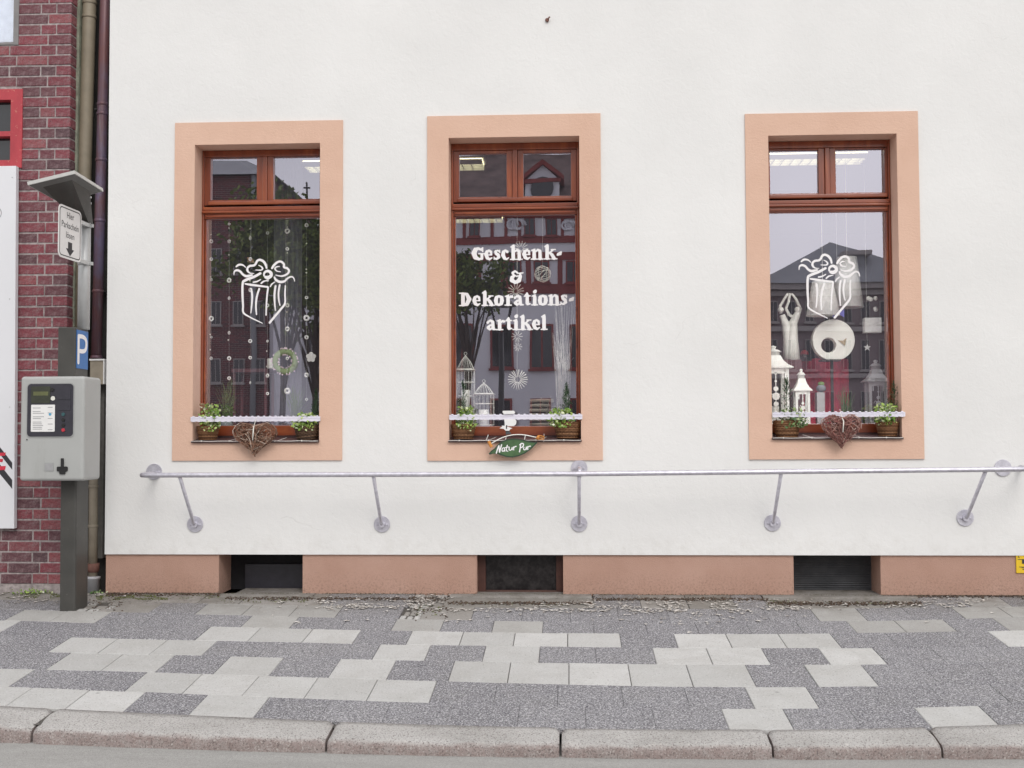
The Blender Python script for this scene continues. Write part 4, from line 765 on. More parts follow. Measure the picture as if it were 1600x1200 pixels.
MB().box(a.x, b.x, .82, 1.1, a.z-.03, a.z).build('tabletop', 'shelf', t)
for xx in (a.x+.01, b.x-.03):
    for yy in (.83, 1.06): MB().box(xx, xx+.02, yy, yy+.02, SHZ-.04 if yy < 1.0 else .25, a.z-.03).build('leg', 'shelf', t)
c = A(424, 592, .88); tag(own(MB().lathe([(.032, 0), (.033, .004), (.033, .085), (.028, .088)], (c.x-.01, .90, a.z+.001), 14).build('candle', 'ceramic')), 'thick white candle on the dark red side table', 'candle')
c = A(392, 407, .5); t = thing('hanging_bird', (c.x, .5, c.z), 'small brown hanging bird figure above the left gift drawing', 'ornament'); MB().ball((c.x, .5, c.z), .024, 8, sz=.7).ball((c.x-.02, .5, c.z+.016), .012, 6).build('body', 'orange_bird', t); MB().prism([(c.x-.03, c.z-.01), (c.x+.035, c.z-.02), (c.x+.02, c.z-.005), (c.x-.02, c.z+.003)], .49, .51).build('wing', 'tan', t); MB().tube([(c.x, .5, c.z), (c.x, .5, 3.0)], .0008, 4).build('thread', 'wire_white', t)
for (px0, px1, py0, py1, yy, lab) in ((428, 470, 330, 664, 1.3, 'pale grey curtain strip hanging deep behind the wreath'),):
    a, b = A(px0, py0, yy), A(px1, py1, yy); mb = MB(); n = 24; vs = []
    for i in range(n+1): x = a.x+(b.x-a.x)*i/n; y = yy+.03*math.sin(i*1.4); vs += [(x, y, .26), (x, y, 3.9)]
    mb.add(vs, [(2*i, 2*i+2, 2*i+3, 2*i+1) for i in range(n)], True); tag(own(mb.build('curtain', 'curtain')), lab, 'curtain')
# middle window: straw stars on a thread, wire ball, wire cages, firewood, dried grass
t = thing('straw_star_chain', (A(808, 600).x, YI, A(808, 610).z), 'chain of pale straw stars on one thread in the middle window', 'ornament')
MB().tube([(A(808, 338).x, YI, 3.05), (A(808, 600).x, YI, A(808, 610).z)], .0012, 4).build('thread', 'straw', t)
for px, py, r, n in ((814, 388, 12, 14), (806, 455, 13, 14), (808, 526, 9, 10), (809, 542, 7, 9), (809, 593, 16, 22)):
    c = A(px, py); mb = MB(); R = r*.005
    for i in range(n):
        q = 2*math.pi*i/n+rng.uniform(-.05, .05); mb.tube([(c.x+R*.25*math.cos(q), YI, c.z+R*.25*math.sin(q)), (c.x+R*math.cos(q), YI+rng.uniform(-.012, .012), c.z+R*math.sin(q))], [.0022, .0032], 4)
    mb.build('straw_star', 'straw', t)
c = A(848, 428); mb = MB(); rs = random.Random(4)
for i in range(9):
    n1 = Vector((rs.gauss(0, 1), rs.gauss(0, 1), rs.gauss(0, 1))).normalized(); u = n1.cross(Vector((.3, .2, 1))).normalized(); v = n1.cross(u); mb.tube([Vector((c.x, YI, c.z))+(u*math.cos(q)+v*math.sin(q))*.066 for q in (2*math.pi*k/20 for k in range(21))], .0022, 4, caps=False)
mb.tube([(c.x, YI, c.z+.066), (c.x, YI, 3.0)], .001, 4); tag(own(mb.build('wire_ball', 'straw')), 'round ball of woven pale wire behind the upper lettering', 'ornament')
def cage(px0, px1, pyt, pyb, label, y):
    a, b = A(px0, pyt, y), A(px1, pyb, y); cx, R = (a.x+b.x)/2, (b.x-a.x)/2; t = thing('wire_cage', (cx, y, b.z), label, 'bird cage', 'white wire cages'); mb = MB(); H = a.z-b.z
    for h in (0, .25, .5, .72): mb.tube([(cx+R*math.cos(q), y+R*math.sin(q), b.z+H*h) for q in (2*math.pi*k/20 for k in range(21))], .003, 5, caps=False)
    mb.build('hoops', 'wire_white', t); mb = MB()
    for k in range(16): q = 2*math.pi*k/16; mb.tube([(cx+R*math.cos(q), y+R*math.sin(q), b.z), (cx+R*math.cos(q), y+R*math.sin(q), b.z+H*.72), (cx+R*.55*math.cos(q), y+R*.55*math.sin(q), b.z+H*.88), (cx, y, a.z)], .0016, 4)
    mb.build('bars', 'wire_white', t); MB().lathe([(R*1.12, H*.72), (R*1.15, H*.725), (R*.9, H*.75), (R*.88, H*.72)], (cx, y, b.z), 20).build('roof_rim', 'wire_white', t); MB().tube([(cx+.012*math.cos(q), y, a.z+.012+.012*math.sin(q)) for q in (2*math.pi*k/10 for k in range(11))], .0018, 4, caps=False).build('ring', 'wire_white', t)
    MB().lathe([(R*.5, .0), (R*.5, H*.35)], (cx, y, b.z+.004), 12).build('candle', 'fabric_white', t)
    if b.z-SHZ > .02: MB().lathe([(R*.9, SHZ-b.z), (R*.9, -.003)], (cx, y, b.z), 14).build('stand', 'lantern_grey', t)
cage(713, 742, 555, 640, 'taller white wire cage at the left of the middle window', .48); cage(740, 772, 598, 664, 'shorter white wire cage beside the taller one', .44)
a, b = A(830, 622, .5), A(862, 666, .5); t = thing('firewood_stack', ((a.x+b.x)/2, .5, SHZ), 'stack of grey sticks bound in rows at the right of the middle window', 'firewood'); rs = random.Random(8); k = 0; n = 7
H = a.z-SHZ
for i in range(n):
    z = SHZ+.014+H*i/n; MB().tube([(a.x+rs.uniform(-.02, .0), .5+rs.uniform(-.03, .03), z), ((a.x+b.x)/2, .5, z+rs.uniform(-.003, .005)), (b.x+rs.uniform(-.02, .04), .5+rs.uniform(-.04, .02), z)], .0145, 8).build('stick', 'driftwood', t)
mb = MB()
for i in range(26):
    x0, z0_ = A(856+rs.uniform(-8, 14), 640).x, SHZ+.1+rs.uniform(0, .1); d = Vector((rs.gauss(.2, 1), rs.gauss(0, .4), rs.gauss(.5, .8))).normalized()*rs.uniform(.04, .09); mb.tube([(x0, .44, z0_), (x0+d.x*.5, .44+d.y, z0_+d.z*.7), (x0+d.x, .44+d.y, z0_+d.z)], .0018, 4)
mb.build('thin_twigs', 'driftwood', t)
mb = MB(); rs = random.Random(9)
for i in range(60):
    x = A(876+rs.uniform(-8, 12), 640).x; xt = A(868+rs.uniform(-6, 30), 500).x; mb.tube([(x, .5, SHZ), ((x+xt)/2+rs.uniform(-.01, .02), .5, 1.75), (xt, .5+rs.uniform(-.03, .03), at(880, 470+rs.uniform(0, 90), .5).z)], [.0012, .0012, .0006], 3)
tag(own(mb.build('dried_grass', 'straw')), 'tall sheaf of pale dried grass at the right side of the middle window', 'dried grass')
# right window
t = thing('arms_up_sculpture', (A(1236, 563, .55).x, .55, SHZ), 'tall white sculpture of two slim figures with arms joined overhead', 'sculpture'); y = .55
def T(pts, r, nm='figure', mt='ceramic'): MB().tube([A(a, b, y) for a, b in pts], r, 10).build(nm, mt, t)
bs = A(1236, 563, y); k = .0051
T([(1238,563),(1237,530),(1239,505),(1246,490),(1251,482)], [.062, .050, .036, .026, .012]); T([(1232,563),(1231,530),(1228,508),(1222,492)], [.045, .04, .032, .022])
T([(1251,484),(1244,468),(1238,460),(1232,460)], [.014, .011, .010, .010], 'arm'); T([(1234,460),(1232,472),(1228,482),(1233,492),(1240,496)], [.010, .011, .012, .012, .012], 'arm'); T([(1220,490),(1219,478),(1226,466),(1231,459)], [.012, .011, .010, .010], 'arm')
for px, py in ((1220, 484), (1246, 484)): q = A(px, py, y-.01); MB().ball(q, .024, 10).build('head', 'ceramic', t)
MB().box(bs.x-.07, bs.x+.07, y-.07, y+.07, SHZ, bs.z).build('pedestal', 'shelf', t)
def shade(tx, ty, bx0, bx1, by, label, y):
    a, b, c = A(tx, ty, y), A(bx0, by, y), A(bx1, by, y); R = (c.x-b.x)/2; cx = (b.x+c.x)/2; H = a.z-b.z; t = thing('lamp_shade', (cx, y, b.z), label, 'lampshade', 'white fabric lampshades')
    MB().lathe([(R, 0), (R*.62, H)], (cx, y, b.z), 28).build('shade', 'fabric_white', t); MB().tube([(cx+R*math.cos(q), y+R*math.sin(q), b.z) for q in (2*math.pi*k/28 for k in range(29))], .003, 5, caps=False).build('lower_ring', 'white_paint', t); MB().tube([(cx, y, a.z), (cx, y, 3.9)], .002, 5).build('cord', 'wire_white', t)
shade(1282, 440, 1260, 1312, 493, 'lower left of the two white lampshades above the ring vase', .44); shade(1318, 402, 1300, 1349, 480, 'upper right of the two white lampshades above the ring vase', .60)
c = A(1301, 532, .5); R = .166; hx, hz_ = A(1293, 540, .5).x, A(1293, 540, .5).z; n = 40; mb = MB(); hr = .058; vs = []
for yy in (.46, .54):
    for i in range(n): q = 2*math.pi*i/n; vs.append((c.x+R*math.cos(q), yy, max(c.z-R*.93, c.z+R*math.sin(q))))
    for i in range(n): q = 2*math.pi*i/n; vs.append((hx+hr*math.cos(q), yy, hz_+hr*math.sin(q)))
fs = []
for i in range(n):
    j = (i+1) % n; fs += [(i, j, n+j, n+i), (2*n+j, 2*n+i, 3*n+i, 3*n+j), (j, i, 2*n+i, 2*n+j), (n+i, n+j, 3*n+j, 3*n+i)]
t = thing('ring_vase', (c.x, .5, c.z-R), 'round white disc vase with an off-centre hole', 'vase'); mb.add(vs, fs); mb.build('disc', 'ceramic', t, bevel=.006)
MB().box(c.x-.10, c.x+.05, .44, .56, c.z-R*.93-.012, c.z-R*.93).build('wooden_foot', 'black', t); MB().box(c.x-.02, c.x+.0, .49, .51, SHZ, c.z-R*.93-.012).build('stand', 'black', t)
q = A(1318, 534, .45); MB().prism([(q.x-.04, q.z+.012), (q.x+.012, q.z-.03), (q.x+.025, q.z+.03), (q.x-.005, q.z+.008)], .452, .458).build('butterfly', 'tan', t)
a = A(1309, 490, .43); t = thing('blue_ribbon_bow', (a.x, .43, a.z), 'blue ribbon bow above the ring vase', 'ribbon')
MB().prism([(a.x, a.z), (a.x+.05, a.z+.035), (a.x+.05, a.z-.03)], .427, .433).prism([(a.x, a.z), (a.x-.04, a.z-.03), (a.x-.04, a.z+.03)], .4265, .4325).build('loops', 'ribbon_blue', t); MB().tube([(a.x, .43, a.z), (a.x, .43, 3.9)], .001, 4).build('thread', 'wire_white', t)
def lantern(px0, px1, pye, pyp, pyb, label, mt, y, crop=0):
    a, b = A(px0, pye, y), A(px1, pyb, y); cx, hw = (a.x+b.x)/2, (b.x-a.x)/2; zt = A(px0, pyp, y).z; H = a.z-b.z; t = thing('lantern', (cx, y, b.z), label, 'lantern', 'lanterns in the right window'); th = hw*.16; z0 = b.z
    for sx in (-1, 1):
        for sy in (-1, 1): xx, yy = cx+sx*(hw-th), y+sy*(hw-th); MB().box(xx-th, xx+th, yy-th, yy+th, z0+.012, a.z).build('post', mt, t)
    MB().box(cx-hw*1.05, cx+hw*1.05, y-hw*1.05, y+hw*1.05, z0, z0+.012).build('base', mt, t)
    R2 = hw*math.sqrt(2)*1.32; Hr = (zt-a.z); mb = MB(); prof = [(R2, 0), (R2, .006), (R2*.72, Hr*.16), (R2*.50, Hr*.34), (R2*.36, Hr*.56)]; vs = []
    for r, h in prof:
        for k in range(4): q = math.pi/4+k*math.pi/2; vs.append((cx+r*math.cos(q), y+r*math.sin(q), a.z+h))
    mb.add(vs, [(i*4+k, i*4+(k+1) % 4, (i+1)*4+(k+1) % 4, (i+1)*4+k) for i in range(4) for k in range(4)]+[(3, 2, 1, 0), (16, 17, 18, 19)]); mb.build('roof', mt, t)
    MB().lathe([(R2*.26, Hr*.55), (R2*.26, Hr*.70), (R2*.36, Hr*.71), (R2*.20, Hr*.82), (R2*.08, Hr*.84), (R2*.12, Hr*.90), (R2*.13, Hr*.95), (1e-5, Hr*1.0)], (cx, y, a.z), 14).build('finial', mt, t)
    s = MB(); f = y-hw+.002; n = 5; zz0, zz1 = z0+H*.10, z0+H*.90; c1 = (zz0+zz1)/2                     # fretwork front
    s.box(cx-hw*.72, cx+hw*.72, f-.002, f+.003, zz1, a.z); s.box(cx-hw*.72, cx+hw*.72, f-.002, f+.003, z0+.012, zz0)
    for k in range(7): zc_ = zz0+(zz1-zz0)*k/6; wv = hw*(.30 if k == 3 else .20 if k in (2, 4) else .10); s.lathe([(wv, -.002), (wv, .002)], (cx, f, zc_), 8, 'y', smooth=False)
    s.box(cx-.003, cx+.003, f-.001, f+.001, zz0, zz1)
    for sx in (-1, 1): s.box(cx+sx*hw*.55-.004, cx+sx*hw*.55+.004, f-.0015, f+.0015, zz1-.04, zz1); s.tube([(cx, f, c1), (cx+sx*hw*.34, f, c1+.02), (cx+sx*hw*.5, f, c1)], .003, 5)
    s.build('fretwork', mt, t); MB().lathe([(hw*.4, 0), (hw*.4, H*.3)], (cx, y, z0+.013), 12).build('candle', 'ceramic', t)
lantern(1188, 1230, 576, 540, 664, 'tall white fretwork lantern cut off by the left reveal of the right window', 'lantern_white', .36)
lantern(1241, 1264, 611, 576, 664, 'small white fretwork lantern with a ball finial beside the tall one', 'lantern_white', .33)
lantern(1354, 1384, 597, 562, 664, 'grey pavilion lantern in shade at the right of the right window', 'lantern_grey', .6)
a, b = A(1230, 562, .95), A(1326, 662, .95); mb = MB(); n = 40; vs = []
for i in range(n+1): x = a.x+(b.x-a.x)*i/n; yy = .95+.022*math.sin(i*.9)+.012*math.sin(i*2.3); vs += [(x, yy-.12, SHZ-.0), (x, yy, SHZ+.15), (x, yy, a.z+.01*math.sin(i*.4)), (x, yy+.1, a.z+.01)]
mb.add(vs, [(4*i+k, 4*i+4+k, 4*i+5+k, 4*i+1+k) for i in range(n) for k in range(3)], True); tag(own(mb.build('red_drape', 'red_cloth')), 'crimson cloth hanging in folds below the ring vase', 'cloth')
c = A(1259, 560, .8); t = thing('toadstool', (c.x, .85, c.z-.03), 'red toadstool ornament with white dots on top of the crimson cloth', 'ornament'); zt = a.z+.012
MB().lathe([(.012, 0), (.010, .03)], (c.x, .85, zt), 10).build('stem', 'ceramic', t); MB().lathe([(.034, .022), (.036, .03), (.028, .05), (.012, .060), (1e-5, .062)], (c.x, .85, zt), 16).build('cap', 'toadstool', t)
for q in range(6): MB().ball((c.x+.024*math.cos(q*1.05+3.3), .85+.024*math.sin(q*1.05+3.3), zt+.048), .005, 5).build('dot', 'white_paint', t)
MB().box(c.x-.05, c.x+.05, .80, .90, zt-.03, zt).build('plinth_block', 'black', t)
c = A(1283, 607, .5); t = thing('green_apple_figure', (c.x, .5, SHZ), 'pale green apple shaped jar on a small box', 'jar'); MB().ball((c.x, .5, c.z), .038, 12, sz=.85).build('jar', 'stone_ball', t); MB().ball((c.x, .5, c.z+.036), .026, 10, sz=.7).build('lid', 'apple', t); MB().box(c.x-.04, c.x+.02, .47, .53, SHZ, c.z-.032).build('box', 'lantern_grey', t)
potplant(1320, 602, 655, 55, .035, 'green chives growing from red bulbs in front of the crimson cloth', 'chive', 'black', .40, .05, .03)
for px, r in ((1308, .026), (1316, .024), (1329, .028)): c = A(px, 634, .36); tag(own(MB().ball((c.x, .36, SHZ+r*.85+(.0)), r, 10, sz=.85).build('onion', 'onion_red')), {1308: 'leftmost red onion at the foot of the chives', 1316: 'middle red onion at the foot of the chives', 1329: 'rightmost red onion at the foot of the chives'}[px], 'onion', 'red onions')
a, b = A(1350, 497, .5), A(1376, 520, .5); t = thing('hanging_flower_box', ((a.x+b.x)/2, .5, b.z), 'white hanging box with pale blossoms and wire above it', 'flower box'); MB().box(a.x, b.x, .47, .55, b.z, a.z).build('box', 'fabric_white', t); mb = MB()
for i in range(5): mb.ball((a.x+.03+rng.uniform(0, .07), .5, a.z+.03+rng.uniform(0, .14)), .018, 6)
mb.build('blossoms', 'ceramic', t); mb = MB(); [mb.tube([(a.x+.06, .5, a.z), (a.x+.06+rng.uniform(-.05, .05), .5+rng.uniform(-.03, .03), a.z+.07), (a.x+.07, .5, a.z+.16)], .0015, 4) for i in range(10)]; mb.tube([(a.x+.065, .5, a.z+.1), (a.x+.065, .5, 3.9)], .001, 4); mb.build('wires', 'black', t)
c = A(1355, 543, .5); t = thing('hanging_star', (c.x, .5, c.z), 'small pale paper star below the hanging box', 'ornament'); MB().prism([(c.x+(.03 if i % 2 == 0 else .012)*math.cos(i*math.pi/5+.3), c.z+(.03 if i % 2 == 0 else .012)*math.sin(i*math.pi/5+.3)) for i in range(10)], .498, .502).build('star', 'fabric_white', t); MB().tube([(c.x, .5, c.z), (c.x, .5, 3.9)], .001, 4).build('thread', 'wire_white', t)
# fluorescent ceiling lamps
for (x0, x1, y, lab) in ((-1.32, -.80, 2.3, 'ceiling lamp with a yellow louvre seen in the upper pane of the middle window'), (-1.62, -.78, 5.1, 'ceiling lamp deep in the shop seen at the top of the middle pane'), (1.75, 2.85, 2.3, 'long ceiling lamp seen through both upper panes of the right window'), (-2.58, -2.1, 2.3, 'ceiling lamp seen in the corner of the left window')):
    t = thing('ceiling_lamp', ((x0+x1)/2, y, 3.9), lab, 'ceiling lamp', 'fluorescent ceiling lamps'); MB().box(x0, x1, y-.15, y+.15, 3.86, 3.95).build('housing', 'white_paint', t); MB().box(x0+.02, x1-.02, y-.13, y+.13, 3.853, 3.858).build('tube_light', 'lamp', t); mb = MB()
    for i in range(int((x1-x0)/.09)): mb.box(x0+.03+i*.09, x0+.036+i*.09, y-.13, y+.13, 3.80, 3.852)
    for yy in (-.13, -.04, .05, .127): mb.box(x0+.02, x1-.02, y+yy, y+yy+.004, 3.80, 3.851)
    mb.build('louvre', 'alu', t)
# ================================================================== PARKING TICKET MACHINE
def M(px, py, d): v = ray(px, py); return CAM+v*(d/v.y)     # d metres in front of the camera
pb = atp(115, 955)
mt_ = thing('ticket_machine', (-3.57, -.45, hz(0, -.45)), 'grey parking ticket machine on a dark pillar with a small solar roof', 'ticket machine')
y0 = -.55; x0, x1 = at(91.5, 850, y0).x, at(117, 850, y0).x; y1 = y0+.225; zt = at(100, 600, y0).z
def rbox(x0, x1, y0, y1, z0, z1, nm, mat, par, bev=.01, **k): o = MB().box(x0, x1, y0, y1, z0, z1).build(nm, mat, par, bevel=bev, **k); return o
x0b = at(92.5, 945, y0).x
pil = MB(); zb = hz(0, y0)-.03; x1b = at(117.5, 945, y0).x
pil.add([(x0b, y0, zb), (x1b, y0, zb), (x1b, y1, zb), (x0b, y1, zb), (x0, y0, zt), (x1, y0, zt), (x1, y1, zt), (x0, y1, zt)], [(0, 3, 2, 1), (4, 5, 6, 7), (0, 1, 5, 4), (1, 2, 6, 5), (2, 3, 7, 6), (3, 0, 4, 7)])
pil.build('pillar', 'anthracite', mt_, bevel=.014); mb = MB(); 
yc0 = -.70; cx0, cx1 = at(31, 668, yc0).x, at(131, 668, yc0).x; cz0, cz1 = at(80, 751.5, yc0).z, at(80, 588, yc0).z; yc1 = yc0+.30
cab = rbox(cx0, cx1, yc0, yc1, cz0, cz1, 'cabinet', 'meter_grey', mt_, .022); cab.modifiers[0].segments = 4
def on(px, py, off=0.0): return at(px, py, yc0-off)
def plate(p0, p1, nm, mat, par, r=.01, off=.003, th=.004, n=5):
    a, b = on(*p0), on(*p1); X0, X1, Z0, Z1 = a.x, b.x, b.z, a.z; poly = []
    for cx, cz, q0 in ((X1-r, Z0+r, -90), (X1-r, Z1-r, 0), (X0+r, Z1-r, 90), (X0+r, Z0+r, 180)):
        for i in range(n+1): q = math.radians(q0+90*i/n); poly.append((cx+r*math.cos(q), cz+r*math.sin(q)))
    return MB().prism(poly, yc0-off, yc0-off+th).build(nm, mat, par)
plate((42.5,598.5), (115.5,683.5), 'panel_rim', 'meter_edge', cab, .03, .004, .006); pan = plate((43.8,600), (114.3,682), 'control_panel', 'panel_black', cab, .027, .0055, .004)
plate((49.5,604), (79,630), 'display', 'lcd', cab, .006, .008, .003); plate((53,613), (75,620), 'display_line', 'sticker', cab, .001, .0085, .001) if 0 else plate((53,612), (76,618), 'display_window', 'lcd_line', cab, .001, .0088, .001)
plate((90,607.5), (111,624), 'card_slot_cover', 'panel_black', cab, .003, .009, .004); plate((90,626), (111,641), 'card_slot_cover', 'panel_black', cab, .003, .009, .004)
plate((49.5,632.5), (86,674.5), 'tariff_sheet', 'white_paint', cab, .006, .008, .003)
ln = MB(); rs = random.Random(2)
for i in range(13):
    yy = 637+i*2.75; xa = 52; 
    if i in (1, 4, 7): continue
    a, b = on(xa, yy), on(70-rs.uniform(0, 6), yy+1.0); MB().box(a.x, b.x, yc0-.0088, yc0-.0084, b.z, a.z).build('printed_line', 'ink_grey', cab)
for i in (0, 3, 6, 9, 12): a, b = on(75.5, 636+i*2.9), on(83, 637+i*2.9); MB().box(a.x, b.x, yc0-.0088, yc0-.0084, b.z, a.z).build('printed_line', 'ink_grey', cab)
def disc(px, py, r, nm, mat, off=.010, th=.006): c = on(px, py); return MB().lathe([(r*.9, -off-.002), (r, -off), (r, -off+th)], (c.x, yc0, c.z), 16, 'y').build(nm, mat, cab)
disc(79, 647.5, .010, 'blue_dot', 'dot_blue', .0082, .001); disc(82.5, 609, .014, 'lens', 'black'); 
c = on(83.5, 622.5); MB().lathe([(.016, -.0095), (.016, -.008)], (c.x, yc0, c.z), 18, 'y').build('coin_sticker', 'sticker', cab)
for py, m_ in ((647.5, 'button_teal'), (656, 'black'), (664.5, 'black'), (672, 'button_red')): disc(99.5, py, .013, 'button', m_)
plate((69.5,723), (84,736.5), 'return_hatch', 'meter_edge', cab, .003, .0025, .003); plate((71,724.5), (82.5,735), 'hatch_flap', 'ink_grey', cab, .002, .0035, .002)
plate((96,716), (100,731), 'coin_lever', 'black', cab, .004, .012, .012); plate((89.5,729), (106,736.5), 'coin_tray', 'black', cab, .008, .009, .009); plate((93.5,734), (102.5,741), 'tray_lip', 'black', cab, .008, .010, .009); disc(42.3, 687, .005, 'keyhole', 'black', .002, .002)
# P box
bx0, bx1 = at(90, 550, y0).x, at(117.5, 550, y0).x; bz1 = at(104, 511, y0).z; bz0 = cz1-.005
rbox(bx0, bx1, y0, y1, bz0, bz1, 'top_box', 'anthracite', mt_, .008)
bl = MB(); sx = bx1+.004; ya, yb = y0+.018, y1-.012; za, zb_ = at(117.5, 575, y0).z, bz1-.018; bl.box(bx1-.002, sx, ya, yb, za, zb_); ps = bl.build('parking_sign', 'blue_sign', mt_)
H = zb_-za; Yc = (ya+yb)/2
st = [[(-.22*H, .16*H, .055*H), (-.22*H, .84*H, .055*H)], [(-.22*H, .84*H, .055*H), (.02*H, .84*H, .055*H), (.17*H, .77*H, .055*H), (.20*H, .64*H, .055*H), (.15*H, .51*H, .055*H), (.0, .46*H, .055*H), (-.22*H, .46*H, .055*H)]]
v2, f2 = stroke_sheet([smooth_pts(s) for s in st], .002); MB().add([(sx+.0012, Yc+a*1.15, za+b) for a, b in v2], f2).build('letter_p', 'white_vinyl', ps)
# pole, plate sign, solar roof
yp = y1-.05; px_, = (at(131.5, 430, yp).x,); pzt = at(130, 338, yp).z; pr = at(140.5, 430, yp).x-px_
MB().box(px_-pr, px_+pr, yp-pr, yp+pr, bz0, pzt).build('pole', 'pole_grey', mt_, bevel=.006) if 0 else MB().lathe([(pr, 0), (pr, pzt-bz1)], (px_, yp, bz1-.004), 20).build('pole', 'pole_grey', mt_)
# sign plate: stands out towards the street, its face turned to the right
nr_, fr = M(91.5, 360, 7.78), M(127, 368, 8.12); zt_n, zb_n = M(91.5, 317, 7.78).z, M(91.5, 400, 7.78).z
d = Vector((fr.x-nr_.x, fr.y-nr_.y, 0)); Ls = d.length; d.normalize(); nrm = Vector((d.y, -d.x, 0)); Hs = zt_n-zb_n
def onp(u, v, o=0): return (nr_.x+d.x*u+nrm.x*o, nr_.y+d.y*u+nrm.y*o, zb_n+v)
def rrect(u0, u1, v0, v1, r, n=5):
    P = []
    for cx, cz, q0 in ((u1-r, v0+r, -90), (u1-r, v1-r, 0), (u0+r, v1-r, 90), (u0+r, v0+r, 180)):
        for i in range(n+1): q = math.radians(q0+90*i/n); P.append((cx+r*math.cos(q), cz+r*math.sin(q)))
    return P
P = rrect(0, Ls, 0, Hs, .04); n = len(P)
sg = MB().add([onp(u, v, -.004) for u, v in P]+[onp(u, v, 0) for u, v in P], [tuple(range(n-1, -1, -1)), tuple(range(n, 2*n))]+[(i, (i+1) % n, (i+1) % n+n, i+n) for i in range(n)]).build('plate_sign', 'white_paint', mt_)
def frame(o0, o1, mat, nm, off):
    a, b = rrect(o0, Ls-o0, o0, Hs-o0, .04-o0*.7), rrect(o1, Ls-o1, o1, Hs-o1, .04-o1*.7); return MB().add([onp(u, v, off) for u, v in a]+[onp(u, v, off) for u, v in b], [(i, (i+1) % n, (i+1) % n+n, i+n) for i in range(n)]).build(nm, mat, sg)
frame(.014, .021, 'ink', 'black_border', .0008)
for s, v in (('Hier', .775), ('Parkschein', .585), ('lösen', .40)): text_mb(s, Hs*.175, lambda a, b, v=v: onp(Ls*.5+a*.92, Hs*v+b, .001), None, 'CENTER', offset=.0).build('printed_word', 'ink', sg)
tm = MB(); tm.add([onp(Ls*.5+u*Ls, Hs*v, .001) for u, v in ((-.09, .33), (-.09, .20), (-.18, .20), (0, .065), (.18, .20), (.09, .20), (.09, .33))], [(0, 1, 2, 3, 4, 5, 6)]); tm.build('printed_arrow', 'ink', sg)
for zz in (.86, .10):
    z = zb_n+Hs*zz; c = MB(); c.lathe([(pr+.004, -.014), (pr+.004, .014)], (px_, yp, z-.01), 18); c.box(fr.x-.02, px_+.01, fr.y-.02, yp, z-.024, z+.004); c.box(px_+pr, px_+pr+.02, yp-.012, yp+.012, z-.022, z+.002); c.build('clamp', 'alu', sg)
# solar roof
B = M(117, 270, 7.68); Aq = M(43, 288, 7.68); C_ = M(161.5, 298, 8.15); Dq = Aq+(C_-B); up = (B-Aq).cross(C_-B).normalized(); up = up if up.z > 0 else -up
def slabq(q, t0, t1): return MB().add([v+up*t0 for v in q]+[v+up*t1 for v in q], [(0, 1, 2, 3), (7, 6, 5, 4)]+[(i, i+4, (i+1) % 4+4, (i+1) % 4) for i in range(4)])
q = [Aq, B, C_, Dq]; rf = slabq(q, -.006, .018).build('solar_roof', 'solar_rim', mt_)
cc = (Aq+C_)/2; q2 = [cc+(v-cc)*.955 for v in q]; slabq(q2, -.009, -.0065).build('underside', 'solar_back', rf); slabq(q2, .0185, .020).build('solar_cells', 'blue_sign', rf)
br = MB(); tz = lambda x, y: cc.z-.012+(x-cc.x)*.0; tl = cc+(Aq-cc)*.35; tr_ = Vector((px_+pr, yp, 0))
w1, w2 = .055, .06; zt2 = pzt+.24
bt = [cc+(v-cc)*.62-up*.008 for v in (Aq, B, C_, Dq)]
br.add([tuple(v) for v in bt]+[ (px_-pr, yp-pr, pzt-.05), (px_+pr, yp-pr, pzt-.05), (px_+pr, yp+pr, pzt-.05), (px_-pr, yp+pr, pzt-.05)],
   [(4, 7, 6, 5), (0, 1, 2, 3), (4, 5, 1, 0), (5, 6, 2, 1), (6, 7, 3, 2), (7, 4, 0, 3)]); br.build('roof_bracket', 'anthracite', mt_)
pf = MB(); [pf.box(px_+pr, px_+pr+.003, yp-.006, yp+.006, pzt+.0+i*.045, pzt+.014+i*.045) for i in range(4)]; pf.build('perforation', 'alu', mt_)

# ================================================================== YELLOW GAS MARKER
c0, c1 = at(1588.5, 865, -.006), at(1612, 896, -.006); t = thing('gas_marker', ((c0.x+c1.x)/2, 0, c1.z), 'small yellow utility marker plate on the plinth at the right edge', 'sign')
MB().box(c0.x, c1.x, .006, .016, c1.z, c0.z).build('plate', 'yellow', t, bevel=.003); w_ = c1.x-c0.x; h_ = c0.z-c1.z; tm = MB(); f = .0045
X = lambda u: c0.x+w_*u; Z = lambda v: c1.z+h_*v
for u0, u1, v0, v1 in ((.10, .95, .68, .71), (.40, .62, .48, .68), (.20, .95, .30, .33), (.42, .60, .18, .22), (.36, .60, .26, .285)): tm.box(X(u0), X(u1), f, .0058, Z(v0), Z(v1))
text_mb('A', h_*.17, lambda a, b: (X(.09)+a, f, Z(.76)+b), tm); tm.build('printed_marks', 'ink', t)

# ================================================================== BRICK HOUSE AT THE LEFT
bh = thing('brick_house', (-4.7, .2, 0), 'dark red clinker brick house at the left edge with pale mortar joints', 'house')
LEAN = math.atan2(at(112, 20).x-at(98.5, 900).x, at(112, 20).z-at(98.5, 900).z); cb = at(98.5, 900, .0); XC0 = cb.x; ZB = at(60, 913).z
def leanp(x, z): return XC0+(x-XC0)*math.cos(LEAN)+(z-ZB)*math.sin(LEAN), ZB+(z-ZB)*math.cos(LEAN)-(x-XC0)*math.sin(LEAN)
CH = .0827
